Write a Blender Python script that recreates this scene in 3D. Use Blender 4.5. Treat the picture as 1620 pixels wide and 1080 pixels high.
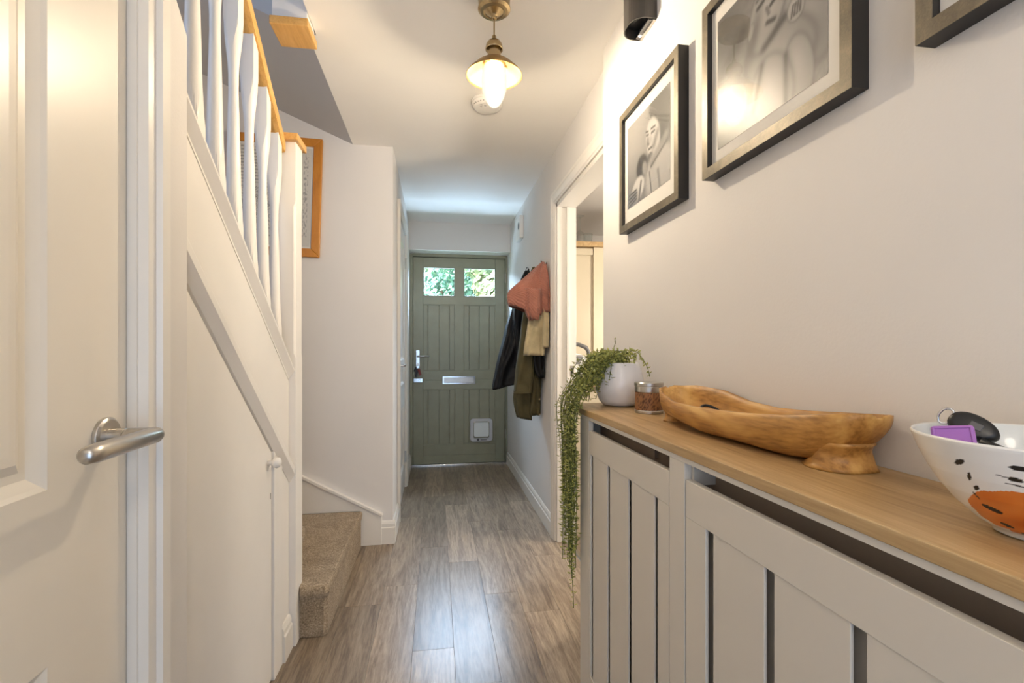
import bpy, bmesh, math, random
from math import sin, cos, pi, sqrt, radians
from mathutils import Vector, noise

for o in list(bpy.data.objects):
    bpy.data.objects.remove(o, do_unlink=True)
SC = bpy.context.scene
COL = SC.collection
random.seed(7)

# ------------------------------------------------------------------ camera
YAW = math.atan(120 / 770)
cd = bpy.data.cameras.new('camera')
cd.sensor_width = 36
cd.lens = 770 / 1620 * 36
cd.shift_y = 10 / 1620
cd.clip_start = 0.02
cam = bpy.data.objects.new('camera', cd)
COL.objects.link(cam)
cam.location = (0, 0, 1.14)
cam.rotation_euler = (pi / 2, 0, -YAW)
SC.camera = cam

# ------------------------------------------------------------------ world, sun, area lights, exposure
SC.view_settings.view_transform = 'Standard'
SC.view_settings.look = 'None'
SC.view_settings.gamma = 1
SC.view_settings.use_curve_mapping = False
SC.view_settings.exposure = 0.42
BULB_STRENGTH = 2900.0
W = bpy.data.worlds.new('world')
SC.world = W
W.use_nodes = True
wn = W.node_tree
bg = wn.nodes['Background']
bg.inputs[0].default_value = (0.62, 0.80, 1.0, 1)
bg.inputs[1].default_value = 3.2


def light(name, kind, loc, rot, power, color, size=None, size_y=None, **kw):
    d = bpy.data.lights.new(name, kind)
    d.energy = power
    d.color = color
    if kind == 'AREA':
        d.shape = 'RECTANGLE'
        d.size = size
        d.size_y = size_y or size
    for k, v in kw.items():
        setattr(d, k, v)
    o = bpy.data.objects.new(name, d)
    COL.objects.link(o)
    o.location = loc
    o.rotation_euler = rot
    return o


light('sun', 'SUN', (0, -5, 10), (radians(52), 0, radians(-25)), 10.0, (1, 0.93, 0.82), angle=0.01)
# window of the room behind the camera (daylight)
light('window_daylight_back', 'AREA', (0.05, -1.55, 0.95), (radians(90), 0, 0), 10.5, (0.42, 0.66, 1.0), 1.1, 1.5)
# added unseen warm fill behind the camera, brightening the hall ceiling
light('warm_fill_back', 'POINT', (0.05, -0.75, 1.9), (0, 0, 0), 10.0, (1.0, 0.88, 0.74), shadow_soft_size=0.12)
# daylight falling on the front door from outside
light('porch_daylight', 'AREA', (0.23, 5.75, 2.6), (radians(-62), 0, 0), 330.0, (0.52, 0.74, 1.0), 1.6, 1.0)
# added unseen fill aimed up through the door panes to cool the ceiling
light('door_fill_low', 'AREA', (0.23, 6.8, 0.6), (radians(-120), 0, 0), 190.0, (0.52, 0.75, 1.0), 1.5, 0.7)
# landing window upstairs
light('landing_daylight', 'AREA', (-1.0, -0.5, 3.2), (0, 0, 0), 2.5, (0.55, 0.72, 1.0), 0.8)
# added unseen area light in the stairwell, giving the soffit a blue tint
light('stairwell_blue_fill', 'AREA', (-1.43, 1.15, 2.15), (radians(90), 0, radians(-62)), 4.5, (0.42, 0.62, 1.0), 0.6, 0.8)
# kitchen ceiling lamp
light('kitchen_lamp', 'POINT', (1.75, 2.35, 1.35), (0, 0, 0), 40.0, (1.0, 0.92, 0.80), shadow_soft_size=0.12)

# ------------------------------------------------------------------ materials


def new_mat(name):
    m = bpy.data.materials.new(name)
    m.use_nodes = True
    nt = m.node_tree
    b = nt.nodes['Principled BSDF']
    return m, nt, b


def N(nt, kind, **kw):
    n = nt.nodes.new(kind)
    for k, v in kw.items():
        setattr(n, k, v)
    return n


def coords(nt, scale=(1, 1, 1), rnd=False, kind='Object'):
    tc = N(nt, 'ShaderNodeTexCoord')
    mp = N(nt, 'ShaderNodeMapping')
    mp.inputs['Scale'].default_value = scale
    nt.links.new(tc.outputs[kind], mp.inputs['Vector'])
    if rnd:
        oi = N(nt, 'ShaderNodeObjectInfo')
        mu = N(nt, 'ShaderNodeMath', operation='MULTIPLY')
        mu.inputs[1].default_value = 37.0
        nt.links.new(oi.outputs['Random'], mu.inputs[0])
        cb = N(nt, 'ShaderNodeCombineXYZ')
        for i in range(3):
            nt.links.new(mu.outputs[0], cb.inputs[i])
        nt.links.new(cb.outputs[0], mp.inputs['Location'])
    return mp.outputs[0]


def ramp(nt, fac, stops):
    r = N(nt, 'ShaderNodeValToRGB')
    e = r.color_ramp.elements
    while len(e) < len(stops):
        e.new(0.5)
    for i, (p, c) in enumerate(stops):
        e[i].position = p
        e[i].color = (*c, 1)
    nt.links.new(fac, r.inputs[0])
    return r.outputs[0]


def tex_noise(nt, vec, scale, detail=3, rough=0.5, dist=0.0):
    n = N(nt, 'ShaderNodeTexNoise')
    n.inputs['Scale'].default_value = scale
    n.inputs['Detail'].default_value = detail
    n.inputs['Roughness'].default_value = rough
    n.inputs['Distortion'].default_value = dist
    nt.links.new(vec, n.inputs['Vector'])
    return n.outputs[0]


def bump(nt, b, h, strength, dist=0.01):
    bp = N(nt, 'ShaderNodeBump')
    bp.inputs['Strength'].default_value = strength
    bp.inputs['Distance'].default_value = dist
    nt.links.new(h, bp.inputs['Height'])
    nt.links.new(bp.outputs[0], b.inputs['Normal'])


def srgb(*c):
    return tuple((x / 255 / 12.92) if x / 255 <= 0.04045 else ((x / 255 + 0.055) / 1.055) ** 2.4 for x in c)


def plain(name, col, rough=0.5, metal=0.0, vary=0.06, scale=6.0, bmp=0.0, bscale=60, spec=0.5, coat=0.0):
    """paint / plastic / metal with faint procedural colour wear and relief"""
    m, nt, b = new_mat(name)
    v = coords(nt)
    f = tex_noise(nt, v, scale, 4)
    lo = tuple(max(0, x * (1 - vary)) for x in col)
    hi = tuple(min(1, x * (1 + vary)) for x in col)
    nt.links.new(ramp(nt, f, [(0.3, lo), (0.7, hi)]), b.inputs['Base Color'])
    b.inputs['Roughness'].default_value = rough
    b.inputs['Metallic'].default_value = metal
    b.inputs['Specular IOR Level'].default_value = spec
    b.inputs['Coat Weight'].default_value = coat
    if bmp:
        bump(nt, b, tex_noise(nt, v, bscale, 2), bmp, 0.002)
    return m


def wood(name, stops, axis_scale, rough=0.45, rnd=False, fine=90, dist=1.2, bmp=0.12, scale=2.2):
    """grain runs along the axis with the small scale factor"""
    m, nt, b = new_mat(name)
    v = coords(nt, axis_scale, rnd)
    n1 = tex_noise(nt, v, scale, 5, 0.6, dist)
    n2 = tex_noise(nt, v, fine / 8, 3, 0.7, 0.3)
    mx = N(nt, 'ShaderNodeMix', data_type='FLOAT')
    mx.inputs[0].default_value = 0.38
    nt.links.new(n1, mx.inputs[2])
    nt.links.new(n2, mx.inputs[3])
    c = ramp(nt, mx.outputs[0], stops)
    if rnd:
        oi = N(nt, 'ShaderNodeObjectInfo')
        hsv = N(nt, 'ShaderNodeHueSaturation')
        mr = N(nt, 'ShaderNodeMapRange')
        mr.inputs[3].default_value = 0.76
        mr.inputs[4].default_value = 1.22
        nt.links.new(oi.outputs['Random'], mr.inputs[0])
        nt.links.new(mr.outputs[0], hsv.inputs['Value'])
        nt.links.new(c, hsv.inputs['Color'])
        c = hsv.outputs[0]
    nt.links.new(c, b.inputs['Base Color'])
    b.inputs['Roughness'].default_value = rough
    bump(nt, b, n2, bmp, 0.002)
    return m


def attr_mat(name, rough=0.5, coat=0.0):
    m, nt, b = new_mat(name)
    a = N(nt, 'ShaderNodeVertexColor', layer_name='tone')
    nt.links.new(a.outputs[0], b.inputs['Base Color'])
    b.inputs['Roughness'].default_value = rough
    b.inputs['Coat Weight'].default_value = coat
    return m


def glass_thin(name, tint=(1, 1, 1), gloss=0.06, rough=0.0):
    m = bpy.data.materials.new(name)
    m.use_nodes = True
    nt = m.node_tree
    nt.nodes.clear()
    out = N(nt, 'ShaderNodeOutputMaterial')
    t = N(nt, 'ShaderNodeBsdfTransparent')
    t.inputs[0].default_value = (*tint, 1)
    g = N(nt, 'ShaderNodeBsdfGlossy')
    g.inputs['Roughness'].default_value = rough
    fr = N(nt, 'ShaderNodeFresnel')
    ge = N(nt, 'ShaderNodeNewGeometry')
    io = N(nt, 'ShaderNodeMapRange')          # same reflectance from both sides of a thin sheet
    io.inputs[3].default_value = 1.4
    io.inputs[4].default_value = 1 / 1.4
    nt.links.new(ge.outputs['Backfacing'], io.inputs[0])
    nt.links.new(io.outputs[0], fr.inputs[0])
    mx = N(nt, 'ShaderNodeMixShader')
    nt.links.new(fr.outputs[0], mx.inputs[0])
    nt.links.new(t.outputs[0], mx.inputs[1])
    nt.links.new(g.outputs[0], mx.inputs[2])
    nt.links.new(mx.outputs[0], out.inputs[0])
    return m


def emitter(name, col, strength):
    m, nt, b = new_mat(name)
    b.inputs['Base Color'].default_value = (*col, 1)
    b.inputs['Emission Color'].default_value = (*col, 1)
    b.inputs['Emission Strength'].default_value = strength
    return m


M = {}
M['wall'] = plain('wall_paint', srgb(228, 224, 220), 0.75, vary=0.015, scale=3, bmp=0.12, bscale=180)
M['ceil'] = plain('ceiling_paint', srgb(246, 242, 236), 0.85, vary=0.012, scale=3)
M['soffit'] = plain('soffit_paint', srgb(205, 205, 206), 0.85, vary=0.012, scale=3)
M['trim'] = plain('white_gloss_paint', srgb(236, 231, 223), 0.32, vary=0.02, scale=5)
M['stairw'] = plain('stair_white_paint', srgb(238, 233, 226), 0.4, vary=0.02, scale=5)
M['doorw'] = plain('door_white_paint', srgb(236, 228, 214), 0.33, vary=0.02, scale=4)
M['green'] = plain('green_door_paint', srgb(150, 151, 131), 0.36, vary=0.06, scale=9, bmp=0.08, bscale=40)
M['grey'] = plain('cabinet_paint', srgb(212, 205, 194), 0.42, vary=0.015, scale=4)
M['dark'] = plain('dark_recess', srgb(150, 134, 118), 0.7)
M['black'] = plain('black_metal', srgb(58, 54, 50), 0.35, vary=0.1, scale=12, bmp=0.05)
M['framedark'] = plain('dark_frame_body', srgb(36, 33, 30), 0.45, vary=0.1)
M['blackp'] = plain('black_plastic', srgb(24, 24, 25), 0.35)
M['steel'] = plain('brushed_steel', srgb(190, 186, 180), 0.28, 1.0, vary=0.06, scale=30)
M['chrome'] = plain('chrome', srgb(215, 217, 220), 0.15, 1.0, vary=0.03)
M['brass'] = plain('antique_brass', srgb(178, 158, 122), 0.27, 1.0, vary=0.12, scale=20)
M['shade'] = plain('shade_brass', srgb(160, 132, 86), 0.42, 0.9, vary=0.15, scale=30)
M['plastic'] = plain('white_plastic', srgb(232, 228, 222), 0.4, vary=0.02)
M['catf'] = plain('frosted_cat_flap_frame', srgb(204, 206, 214), 0.3, vary=0.03)
M['catw'] = plain('frosted_cat_flap', srgb(238, 246, 250), 0.3, vary=0.03)
M['ceramic'] = plain('white_ceramic', srgb(232, 230, 232), 0.3, vary=0.015, coat=0.3)
M['purple'] = plain('purple_rubber', srgb(172, 112, 196), 0.5, vary=0.05)
M['red'] = plain('red_fob', srgb(130, 40, 34), 0.45)
M['paper'] = plain('white_paper', srgb(238, 234, 226), 0.8, vary=0.02)
M['mat'] = plain('picture_mount', srgb(242, 238, 230), 0.85, vary=0.01)
M['cream'] = plain('cream_kitchen_paint', srgb(200, 187, 162), 0.4, vary=0.02)
M['greyplastic'] = plain('grey_plastic', srgb(92, 90, 90), 0.4, vary=0.05)
M['stem'] = plain('plant_stem', srgb(96, 104, 48), 0.6)
M['leaf'] = plain('trailing_leaf', srgb(166, 168, 92), 0.45, vary=0.3, scale=60)
M['bark'] = plain('bark', srgb(90, 72, 56), 0.9, vary=0.3, bmp=0.5)
M['grass'] = plain('grass', srgb(96, 120, 60), 0.9, vary=0.25)
M['oak'] = wood('oak_worktop', [(0.3, srgb(134, 106, 68)), (0.45, srgb(170, 139, 95)), (0.56, srgb(183, 152, 108)), (0.7, srgb(203, 174, 130))], (14, 0.9, 14), 0.42)
M['oakend'] = wood('oak_end_grain', [(0.25, srgb(128, 88, 50)), (0.5, srgb(160, 116, 70)), (0.75, srgb(182, 138, 90))], (3, 3, 60), 0.55)
M['rail'] = wood('oak_handrail', [(0.25, srgb(190, 140, 72)), (0.5, srgb(216, 166, 94)), (0.75, srgb(232, 188, 120))], (16, 1.2, 16), 0.38)
M['pine'] = wood('pine_frame', [(0.25, srgb(170, 104, 24)), (0.5, srgb(198, 128, 36)), (0.75, srgb(212, 146, 54))], (3, 12, 1.2), 0.4)
M['frame'] = wood('grey_gold_frame', [(0.25, srgb(84, 77, 65)), (0.5, srgb(118, 108, 90)), (0.75, srgb(148, 136, 112))], (8, 8, 8), 0.4, fine=300)
M['frame'].node_tree.nodes['Principled BSDF'].inputs['Metallic'].default_value = 0.3
M['plank'] = wood('grey_oak_vinyl', [(0.25, srgb(86, 72, 60)), (0.42, srgb(128, 111, 94)), (0.56, srgb(163, 145, 124)), (0.75, srgb(192, 174, 151))],
                  (8.5, .75, 8.5), 0.30, rnd=True, fine=150, dist=2.4, bmp=0.05)
M['under'] = plain('floor_underlay', srgb(70, 58, 48), 0.8)


def olive_mat():
    m, nt, b = new_mat('olive_wood')
    v = coords(nt, (4, 1.5, 4))
    n1 = tex_noise(nt, v, 2.4, 3, 0.5, 0.6)
    mu = N(nt, 'ShaderNodeMath', operation='MULTIPLY')
    mu.inputs[1].default_value = 9.0
    nt.links.new(n1, mu.inputs[0])
    si = N(nt, 'ShaderNodeMath', operation='SINE')
    nt.links.new(mu.outputs[0], si.inputs[0])
    mr = N(nt, 'ShaderNodeMapRange')
    mr.inputs[1].default_value = -1
    mr.inputs[2].default_value = 1
    nt.links.new(si.outputs[0], mr.inputs[0])
    n2 = tex_noise(nt, coords(nt, (60, 5, 60)), 3, 3)
    mx = N(nt, 'ShaderNodeMix', data_type='FLOAT')
    mx.inputs[0].default_value = 0.35
    nt.links.new(mr.outputs[0], mx.inputs[2])
    nt.links.new(n2, mx.inputs[3])
    c = ramp(nt, mx.outputs[0], [(0.05, srgb(120, 76, 34)), (0.22, srgb(188, 138, 72)), (0.45, srgb(218, 172, 100)), (0.9, srgb(232, 196, 130))])
    nt.links.new(c, b.inputs['Base Color'])
    b.inputs['Roughness'].default_value = 0.42
    return m


def carpet_mat():
    m, nt, b = new_mat('beige_carpet')
    v = coords(nt)
    f = tex_noise(nt, v, 150, 4, 0.8)
    f2 = tex_noise(nt, v, 14, 2)
    mx = N(nt, 'ShaderNodeMix', data_type='FLOAT')
    mx.inputs[0].default_value = 0.15
    nt.links.new(f, mx.inputs[2])
    nt.links.new(f2, mx.inputs[3])
    nt.links.new(ramp(nt, mx.outputs[0], [(0.34, srgb(96, 82, 66)), (0.5, srgb(168, 148, 122)), (0.66, srgb(214, 196, 170))]), b.inputs['Base Color'])
    b.inputs['Roughness'].default_value = 1
    b.inputs['Specular IOR Level'].default_value = 0.1
    b.inputs['Sheen Weight'].default_value = 0.2
    bump(nt, b, f, 0.9, 0.006)
    return m


def cloth(name, col, rough=0.8, weave=300, kind='noise', strength=0.3, sheen=0.0, spec=0.3):
    m, nt, b = new_mat(name)
    v = coords(nt)
    f = tex_noise(nt, v, weave, 2)
    g = tex_noise(nt, v, 9, 3)
    lo = tuple(x * 0.75 for x in col)
    hi = tuple(min(1, x * 1.2) for x in col)
    nt.links.new(ramp(nt, g, [(0.3, lo), (0.7, hi)]), b.inputs['Base Color'])
    b.inputs['Roughness'].default_value = rough
    b.inputs['Sheen Weight'].default_value = sheen
    b.inputs['Specular IOR Level'].default_value = spec
    if kind == 'quilt':
        w = N(nt, 'ShaderNodeTexWave', wave_type='BANDS', bands_direction='DIAGONAL', wave_profile='SIN')
        w.inputs['Scale'].default_value = 34
        w.inputs['Distortion'].default_value = 1.2
        w.inputs['Detail'].default_value = 1
        nt.links.new(v, w.inputs['Vector'])
        bump(nt, b, w.outputs[1], 0.45, 0.006)
    else:
        bump(nt, b, f, strength, 0.003)
    return m


M['olive'] = olive_mat()
M['carpet'] = carpet_mat()
M['cblack'] = cloth('black_nylon', srgb(17, 17, 20), 0.5, 40, strength=0.4, spec=0.3)
M['cpink'] = cloth('pink_quilted', srgb(176, 116, 98), 0.65, kind='quilt', sheen=0.2)
M['cpinkdark'] = cloth('pink_lining', srgb(112, 66, 54), 0.8)
M['ccream'] = cloth('cream_knit', srgb(204, 188, 150), 0.95, 220, strength=0.9, sheen=0.2)
M['colive'] = cloth('olive_cotton', srgb(88, 81, 55), 0.75, 200)
M['glass'] = glass_thin('pane_glass')
M['pglass'] = glass_thin('picture_glass')
M['wglass'] = glass_thin('drinking_glass', (0.93, 0.95, 0.95))
M['photo'] = attr_mat('photo_print', 0.35)
M['painted'] = attr_mat('painted_ceramic', 0.25, 0.3)
M['print'] = attr_mat('printed_label', 0.5)
M['bulb'] = emitter('bulb_glow', (1.0, 0.85, 0.64), BULB_STRENGTH)
M['led'] = emitter('led_dot', (1.0, 0.92, 0.8), 12.0)


def globe_mat():
    m = bpy.data.materials.new('frosted_globe')
    m.use_nodes = True
    nt = m.node_tree
    nt.nodes.clear()
    out = N(nt, 'ShaderNodeOutputMaterial')
    t = N(nt, 'ShaderNodeBsdfTransparent')
    t.inputs[0].default_value = (1, 0.97, 0.92, 1)
    e = N(nt, 'ShaderNodeEmission')
    e.inputs[0].default_value = (1, 0.86, 0.62, 1)
    e.inputs[1].default_value = 2.6
    g = N(nt, 'ShaderNodeBsdfGlossy')
    g.inputs['Roughness'].default_value = 0.08
    m1 = N(nt, 'ShaderNodeMixShader')
    m1.inputs[0].default_value = 0.42
    nt.links.new(t.outputs[0], m1.inputs[1])
    nt.links.new(e.outputs[0], m1.inputs[2])
    fr = N(nt, 'ShaderNodeFresnel')
    m2 = N(nt, 'ShaderNodeMixShader')
    nt.links.new(fr.outputs[0], m2.inputs[0])
    nt.links.new(m1.outputs[0], m2.inputs[1])
    nt.links.new(g.outputs[0], m2.inputs[2])
    nt.links.new(m2.outputs[0], out.inputs[0])
    return m


M['globe'] = globe_mat()


def leaf_tree_mat(name, a, b_):
    m, nt, b = new_mat(name)
    f = tex_noise(nt, coords(nt), 3.5, 3)
    nt.links.new(ramp(nt, f, [(0.35, a), (0.65, b_)]), b.inputs['Base Color'])
    b.inputs['Roughness'].default_value = 0.6
    b.inputs['Transmission Weight'].default_value = 0.0
    return m


M['treeleaf'] = leaf_tree_mat('tree_leaf', srgb(150, 176, 136), srgb(220, 226, 186))
M['treeleaf2'] = leaf_tree_mat('tree_leaf_blue', srgb(110, 166, 146), srgb(170, 206, 186))

# ------------------------------------------------------------------ mesh helpers


class MB:
    def __init__(self):
        self.v = []
        self.f = []
        self.c = {}

    def box(self, x0, x1, y0, y1, z0, z1):
        n = len(self.v)
        self.v += [(x0, y0, z0), (x1, y0, z0), (x1, y1, z0), (x0, y1, z0), (x0, y0, z1), (x1, y0, z1), (x1, y1, z1), (x0, y1, z1)]
        self.f += [tuple(n + i for i in q) for q in ((0, 3, 2, 1), (4, 5, 6, 7), (0, 1, 5, 4), (1, 2, 6, 5), (2, 3, 7, 6), (3, 0, 4, 7))]
        return self

    def prism(self, poly, axis, a, b):
        """poly: 2-D outline; axis 'x' -> (y,z), 'y' -> (x,z), 'z' -> (x,y)"""
        def p3(p, t):
            return {'x': (t, p[0], p[1]), 'y': (p[0], t, p[1]), 'z': (p[0], p[1], t)}[axis]
        n = len(self.v)
        k = len(poly)
        self.v += [p3(p, a) for p in poly] + [p3(p, b) for p in poly]
        self.f.append(tuple(range(n + k - 1, n - 1, -1)))
        self.f.append(tuple(range(n + k, n + 2 * k)))
        for i in range(k):
            j = (i + 1) % k
            self.f.append((n + i, n + j, n + k + j, n + k + i))
        return self

    def loft(self, rings, cap0=True, cap1=True, closed=True):
        n = len(self.v)
        k = len(rings[0])
        for r in rings:
            self.v += [tuple(p) for p in r]
        for i in range(len(rings) - 1):
            for j in range(k if closed else k - 1):
                j2 = (j + 1) % k
                self.f.append((n + i * k + j, n + i * k + j2, n + (i + 1) * k + j2, n + (i + 1) * k + j))
        if cap0:
            self.f.append(tuple(n + j for j in range(k - 1, -1, -1)))
        if cap1:
            b = n + (len(rings) - 1) * k
            self.f.append(tuple(b + j for j in range(k)))
        return self

    def lathe(self, prof, c=(0, 0, 0), k=32, axis='z', cap0=True, cap1=True):
        rings = []
        for r, h in prof:
            ring = []
            for j in range(k):
                t = 2 * pi * j / k
                a, b = r * cos(t), r * sin(t)
                d = {'z': (a, b, h), 'x': (h, a, b), 'y': (b, h, a)}[axis]
                ring.append((c[0] + d[0], c[1] + d[1], c[2] + d[2]))
            rings.append(ring)
        return self.loft(rings, cap0, cap1)

    def tube(self, pts, r, k=8, cap=True):
        pts = [Vector(p) for p in pts]
        rings = []
        up = Vector((0.13, 0.21, 0.97))
        for i, p in enumerate(pts):
            d = (pts[min(i + 1, len(pts) - 1)] - pts[max(i - 1, 0)])
            d = d.normalized() if d.length > 1e-9 else Vector((0, 0, 1))
            if abs(d.dot(up)) > 0.95:
                up = Vector((0.9, 0.3, 0.1))
            a = d.cross(up).normalized()
            b = d.cross(a)
            rr = r[i] if isinstance(r, (list, tuple)) else r
            rings.append([tuple(p + a * (rr * cos(2 * pi * j / k)) + b * (rr * sin(2 * pi * j / k))) for j in range(k)])
        return self.loft(rings, cap, cap)

    def build(self, name, mat, parent=None, smooth=False, bevel=0.0, seg=2, subsurf=0, solid=0.0, sub_crease=False):
        off = Vector((0, 0, 0))
        q = parent
        while q is not None:
            off += q.location
            q = q.parent
        base = Vector((0, 0, 0))
        if parent is None:
            xs = [p[0] for p in self.v]
            ys = [p[1] for p in self.v]
            zs = [p[2] for p in self.v]
            base = Vector(((min(xs) + max(xs)) / 2, (min(ys) + max(ys)) / 2, min(zs)))
        me = bpy.data.meshes.new(name)
        me.from_pydata([tuple(Vector(p) - off - base) for p in self.v], [], self.f)
        bm = bmesh.new()
        bm.from_mesh(me)
        bmesh.ops.recalc_face_normals(bm, faces=bm.faces)
        bm.to_mesh(me)
        bm.free()
        if smooth:
            for p in me.polygons:
                p.use_smooth = True
        if isinstance(mat, (list, tuple)):
            for m in mat:
                me.materials.append(m)
        else:
            me.materials.append(mat)
        o = bpy.data.objects.new(name, me)
        COL.objects.link(o)
        o.location = base
        if parent is not None:
            o.parent = parent
        if bevel:
            md = o.modifiers.new('bevel', 'BEVEL')
            md.width = bevel
            md.segments = seg
            md.limit_method = 'ANGLE'
            md.angle_limit = radians(40)
        if solid:
            md = o.modifiers.new('solid', 'SOLIDIFY')
            md.thickness = solid
            md.offset = -1
        if subsurf:
            md = o.modifiers.new('sub', 'SUBSURF')
            md.levels = subsurf
            md.render_levels = subsurf
        return o


def paint(o, fn):
    """vertex colours from a function of the local vertex position"""
    me = o.data
    a = me.color_attributes.new('tone', 'FLOAT_COLOR', 'POINT')
    for i, v in enumerate(me.vertices):
        c = fn(v.co)
        a.data[i].color = (c[0], c[1], c[2], 1)


def box(name, mat, parent, x0, x1, y0, y1, z0, z1, bevel=0.0, seg=2):
    return MB().box(x0, x1, y0, y1, z0, z1).build(name, mat, parent, bevel=bevel, seg=seg)


def tag(o, label=None, cat=None, group=None, kind=None):
    if label:
        o['label'] = label
    if cat:
        o['category'] = cat
    if group:
        o['group'] = group
    if kind:
        o['kind'] = kind
    return o


def thing(name, label, cat, loc=(0, 0, 0), group=None, kind=None):
    o = bpy.data.objects.new(name, None)
    COL.objects.link(o)
    o.location = loc
    o.empty_display_size = 0.05
    return tag(o, label, cat, group, kind)


def struct(name, mat, mb, label=None, bevel=0.0, smooth=False):
    o = mb.build(name, mat, None, bevel=bevel, smooth=smooth)
    return tag(o, label, None, None, 'structure')


CEIL = 2.314
XR = 0.70        # right wall of the far hall
XN = 0.651       # right wall beside the camera
XL = -0.53       # left wall beside the camera
XS = -0.555      # under-stair panelling
YP = 2.92        # wall with the pine picture
XF = -0.25       # left wall of the far hall
YL = 4.60        # lintel over front door
YD = 4.79        # front door face

# ================================================================== SETTING
# floor with separate planks
fl = thing('floor', 'grey-brown oak plank floor running down the hall', None, (0, 1.5, 0), kind='structure')
MB().box(-1.5, XR + .06, -1.6, YD + .12, -0.05, -0.0035).build('underlay', M['under'], fl)
PW, PL = 0.1545, 0.955
seams = [-0.088 + PW * i for i in range(-4, 6)]
offs = {-4: 1.62, -3: 2.23, -2: 2.23, -1: 2.39, 0: 2.82, 1: 3.56, 2: 3.20, 3: 2.065, 4: 2.62, 5: 2.9}
meshcache = {}
for i in range(-4, 6):
    xa, xb = -0.088 + PW * i, -0.088 + PW * (i + 1)
    y = offs[i] - 5 * PL
    while y < YD + .05:
        ya, yb = max(y, -1.58), min(y + PL, YD + .06)
        a, b = max(xa, -0.62), min(xb, XR + .07)
        if yb - ya > 0.02 and b - a > 0.01:
            if ya >= YP - .02 and b <= XF:
                y += PL
                continue
            g = 0.0003
            pm = MB()
            c = 0.0005
            X0, X1, Y0, Y1 = a + g, b - g, ya + g, yb - g
            r0 = [(X0, Y0, -.004), (X1, Y0, -.004), (X1, Y1, -.004), (X0, Y1, -.004)]
            r1 = [(X0, Y0, -c), (X1, Y0, -c), (X1, Y1, -c), (X0, Y1, -c)]
            r2 = [(X0 + c, Y0 + c, 0), (X1 - c, Y0 + c, 0), (X1 - c, Y1 - c, 0), (X0 + c, Y1 - c, 0)]
            pm.loft([r0, r1, r2]).build('plank', M['plank'], fl)
        y += PL
# kitchen floor
struct('floor_kitchen', M['plank'], MB().box(XR + .075, 3.0, 0.5, 5.0, -0.05, 0.0), 'oak floor of the kitchen beyond the doorway')
# ground outside

# right wall beside the camera, far hall wall, doorway header
struct('wall_right', M['wall'], MB().box(XN, XN + .16, -1.6, 1.84, 0, CEIL), 'off-white wall behind the radiator cover and pictures')
struct('wall_right_far', M['wall'], MB().box(XR, XR + .10, 2.80, 4.95, 0, CEIL), 'right hall wall behind the hanging coats')
struct('wall_right_header', M['wall'], MB().box(XR, XR + .10, 1.84, 2.80, 2.0, CEIL), 'wall above the kitchen doorway')
# left wall beside the camera, cut along the stair pitch
zc = 1.81
wlm = MB().box(XL - .12, XL, -1.6, .146, 0, CEIL).box(XL - .12, XL, .146, .95, 2.03, CEIL).box(XL - .12, XL, .95, 1.005, 1.962, CEIL)
wlm.prism([(.95, 0), (1.143, 0), (1.143, zc), (1.005, 1.962), (.95, 1.962)], 'x', XL - .12, XL)
struct('wall_left', M['wall'], wlm, 'left wall beside the near white door')
struct('wall_left_far', M['wall'], MB().box(XF - .12, XF, YP + .12, 3.31, 0, CEIL).box(XF - .12, XF, 3.31, 4.08, 2.06, CEIL).box(XF - .12, XF, 4.08, 4.95, 0, CEIL),
       'left wall of the far hall around the white closet door')
SLO = 0.42
struct('wall_stair', M['wall'], MB().prism([(-1.46, 0), (XF, 0), (XF, CEIL), (-.475, CEIL), (-1.46, CEIL + .985 * SLO)], 'y', YP, YP + .12),
       'pale wall at the turn of the stairs holding the pine frame')
struct('wall_stair_side', M['wall'], MB().box(-1.58, -1.46, -1.6, YP + .12, 0, 5.0), 'outer wall beside the stair flight')
struct('wall_stair_upper', M['wall'], MB().box(-1.46, -.445, 1.92, 1.98, 2.95, 5.0).box(-.445, -.40, -1.6, 1.98, CEIL + .2, 5.0).box(-1.46, -.40, -1.72, -1.6, 0, 5.0)
       .box(-1.58, -.40, -1.72, 1.98, 5.0, 5.05), 'upper stairwell wall above the hall ceiling')
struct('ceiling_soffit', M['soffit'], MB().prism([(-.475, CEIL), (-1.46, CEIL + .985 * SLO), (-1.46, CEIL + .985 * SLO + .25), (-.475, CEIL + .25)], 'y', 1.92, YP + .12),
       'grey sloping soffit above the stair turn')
struct('wall_front', M['wall'], MB().box(XF - .12, XR + .1, YL, YD + .10, 2.052, CEIL).box(XF - .12, XF, YD - .01, YD + .1, 0, 2.052), 'lintel wall above the green front door')
struct('wall_back', M['wall'], MB().box(XL - .12, XN + .16, -1.72, -1.6, 0, CEIL), 'wall behind the camera')
struct('ceiling', M['ceil'], MB().box(-.475, XR + .1, 1.92, YD + .1, CEIL, CEIL + .2).box(-.445, XR + .1, -1.72, 1.92, CEIL, CEIL + .2)
       .box(XR + .1, 3.0, .4, 5.0, CEIL, CEIL + .2), 'white hall ceiling')
struct('wall_kitchen', M['wall'], MB().box(2.9, 3.0, .5, 5.0, 0, CEIL).box(XR + .1, 3.0, 4.9, 5.0, 0, CEIL).box(XN + .16, 3.0, .4, .5, 0, CEIL), 'kitchen walls beyond the doorway')

# skirting boards


def skirting(name, pts, h, t, nx, ny, label):
    """straight skirting between two ground points, profile with a stepped, rounded top"""
    (x0, y0), (x1, y1) = pts
    prof = [(0, 0), (t, 0), (t, h * .70), (t * .72, h * .74), (t * .72, h * .86), (t * .45, h * .95), (t * .2, h), (0, h)]
    r0 = [(x0 + nx * p, y0 + ny * p, z) for p, z in prof]
    r1 = [(x1 + nx * p, y1 + ny * p, z) for p, z in prof]
    return struct(name, M['trim'], MB().loft([r0, r1]), label)


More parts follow.
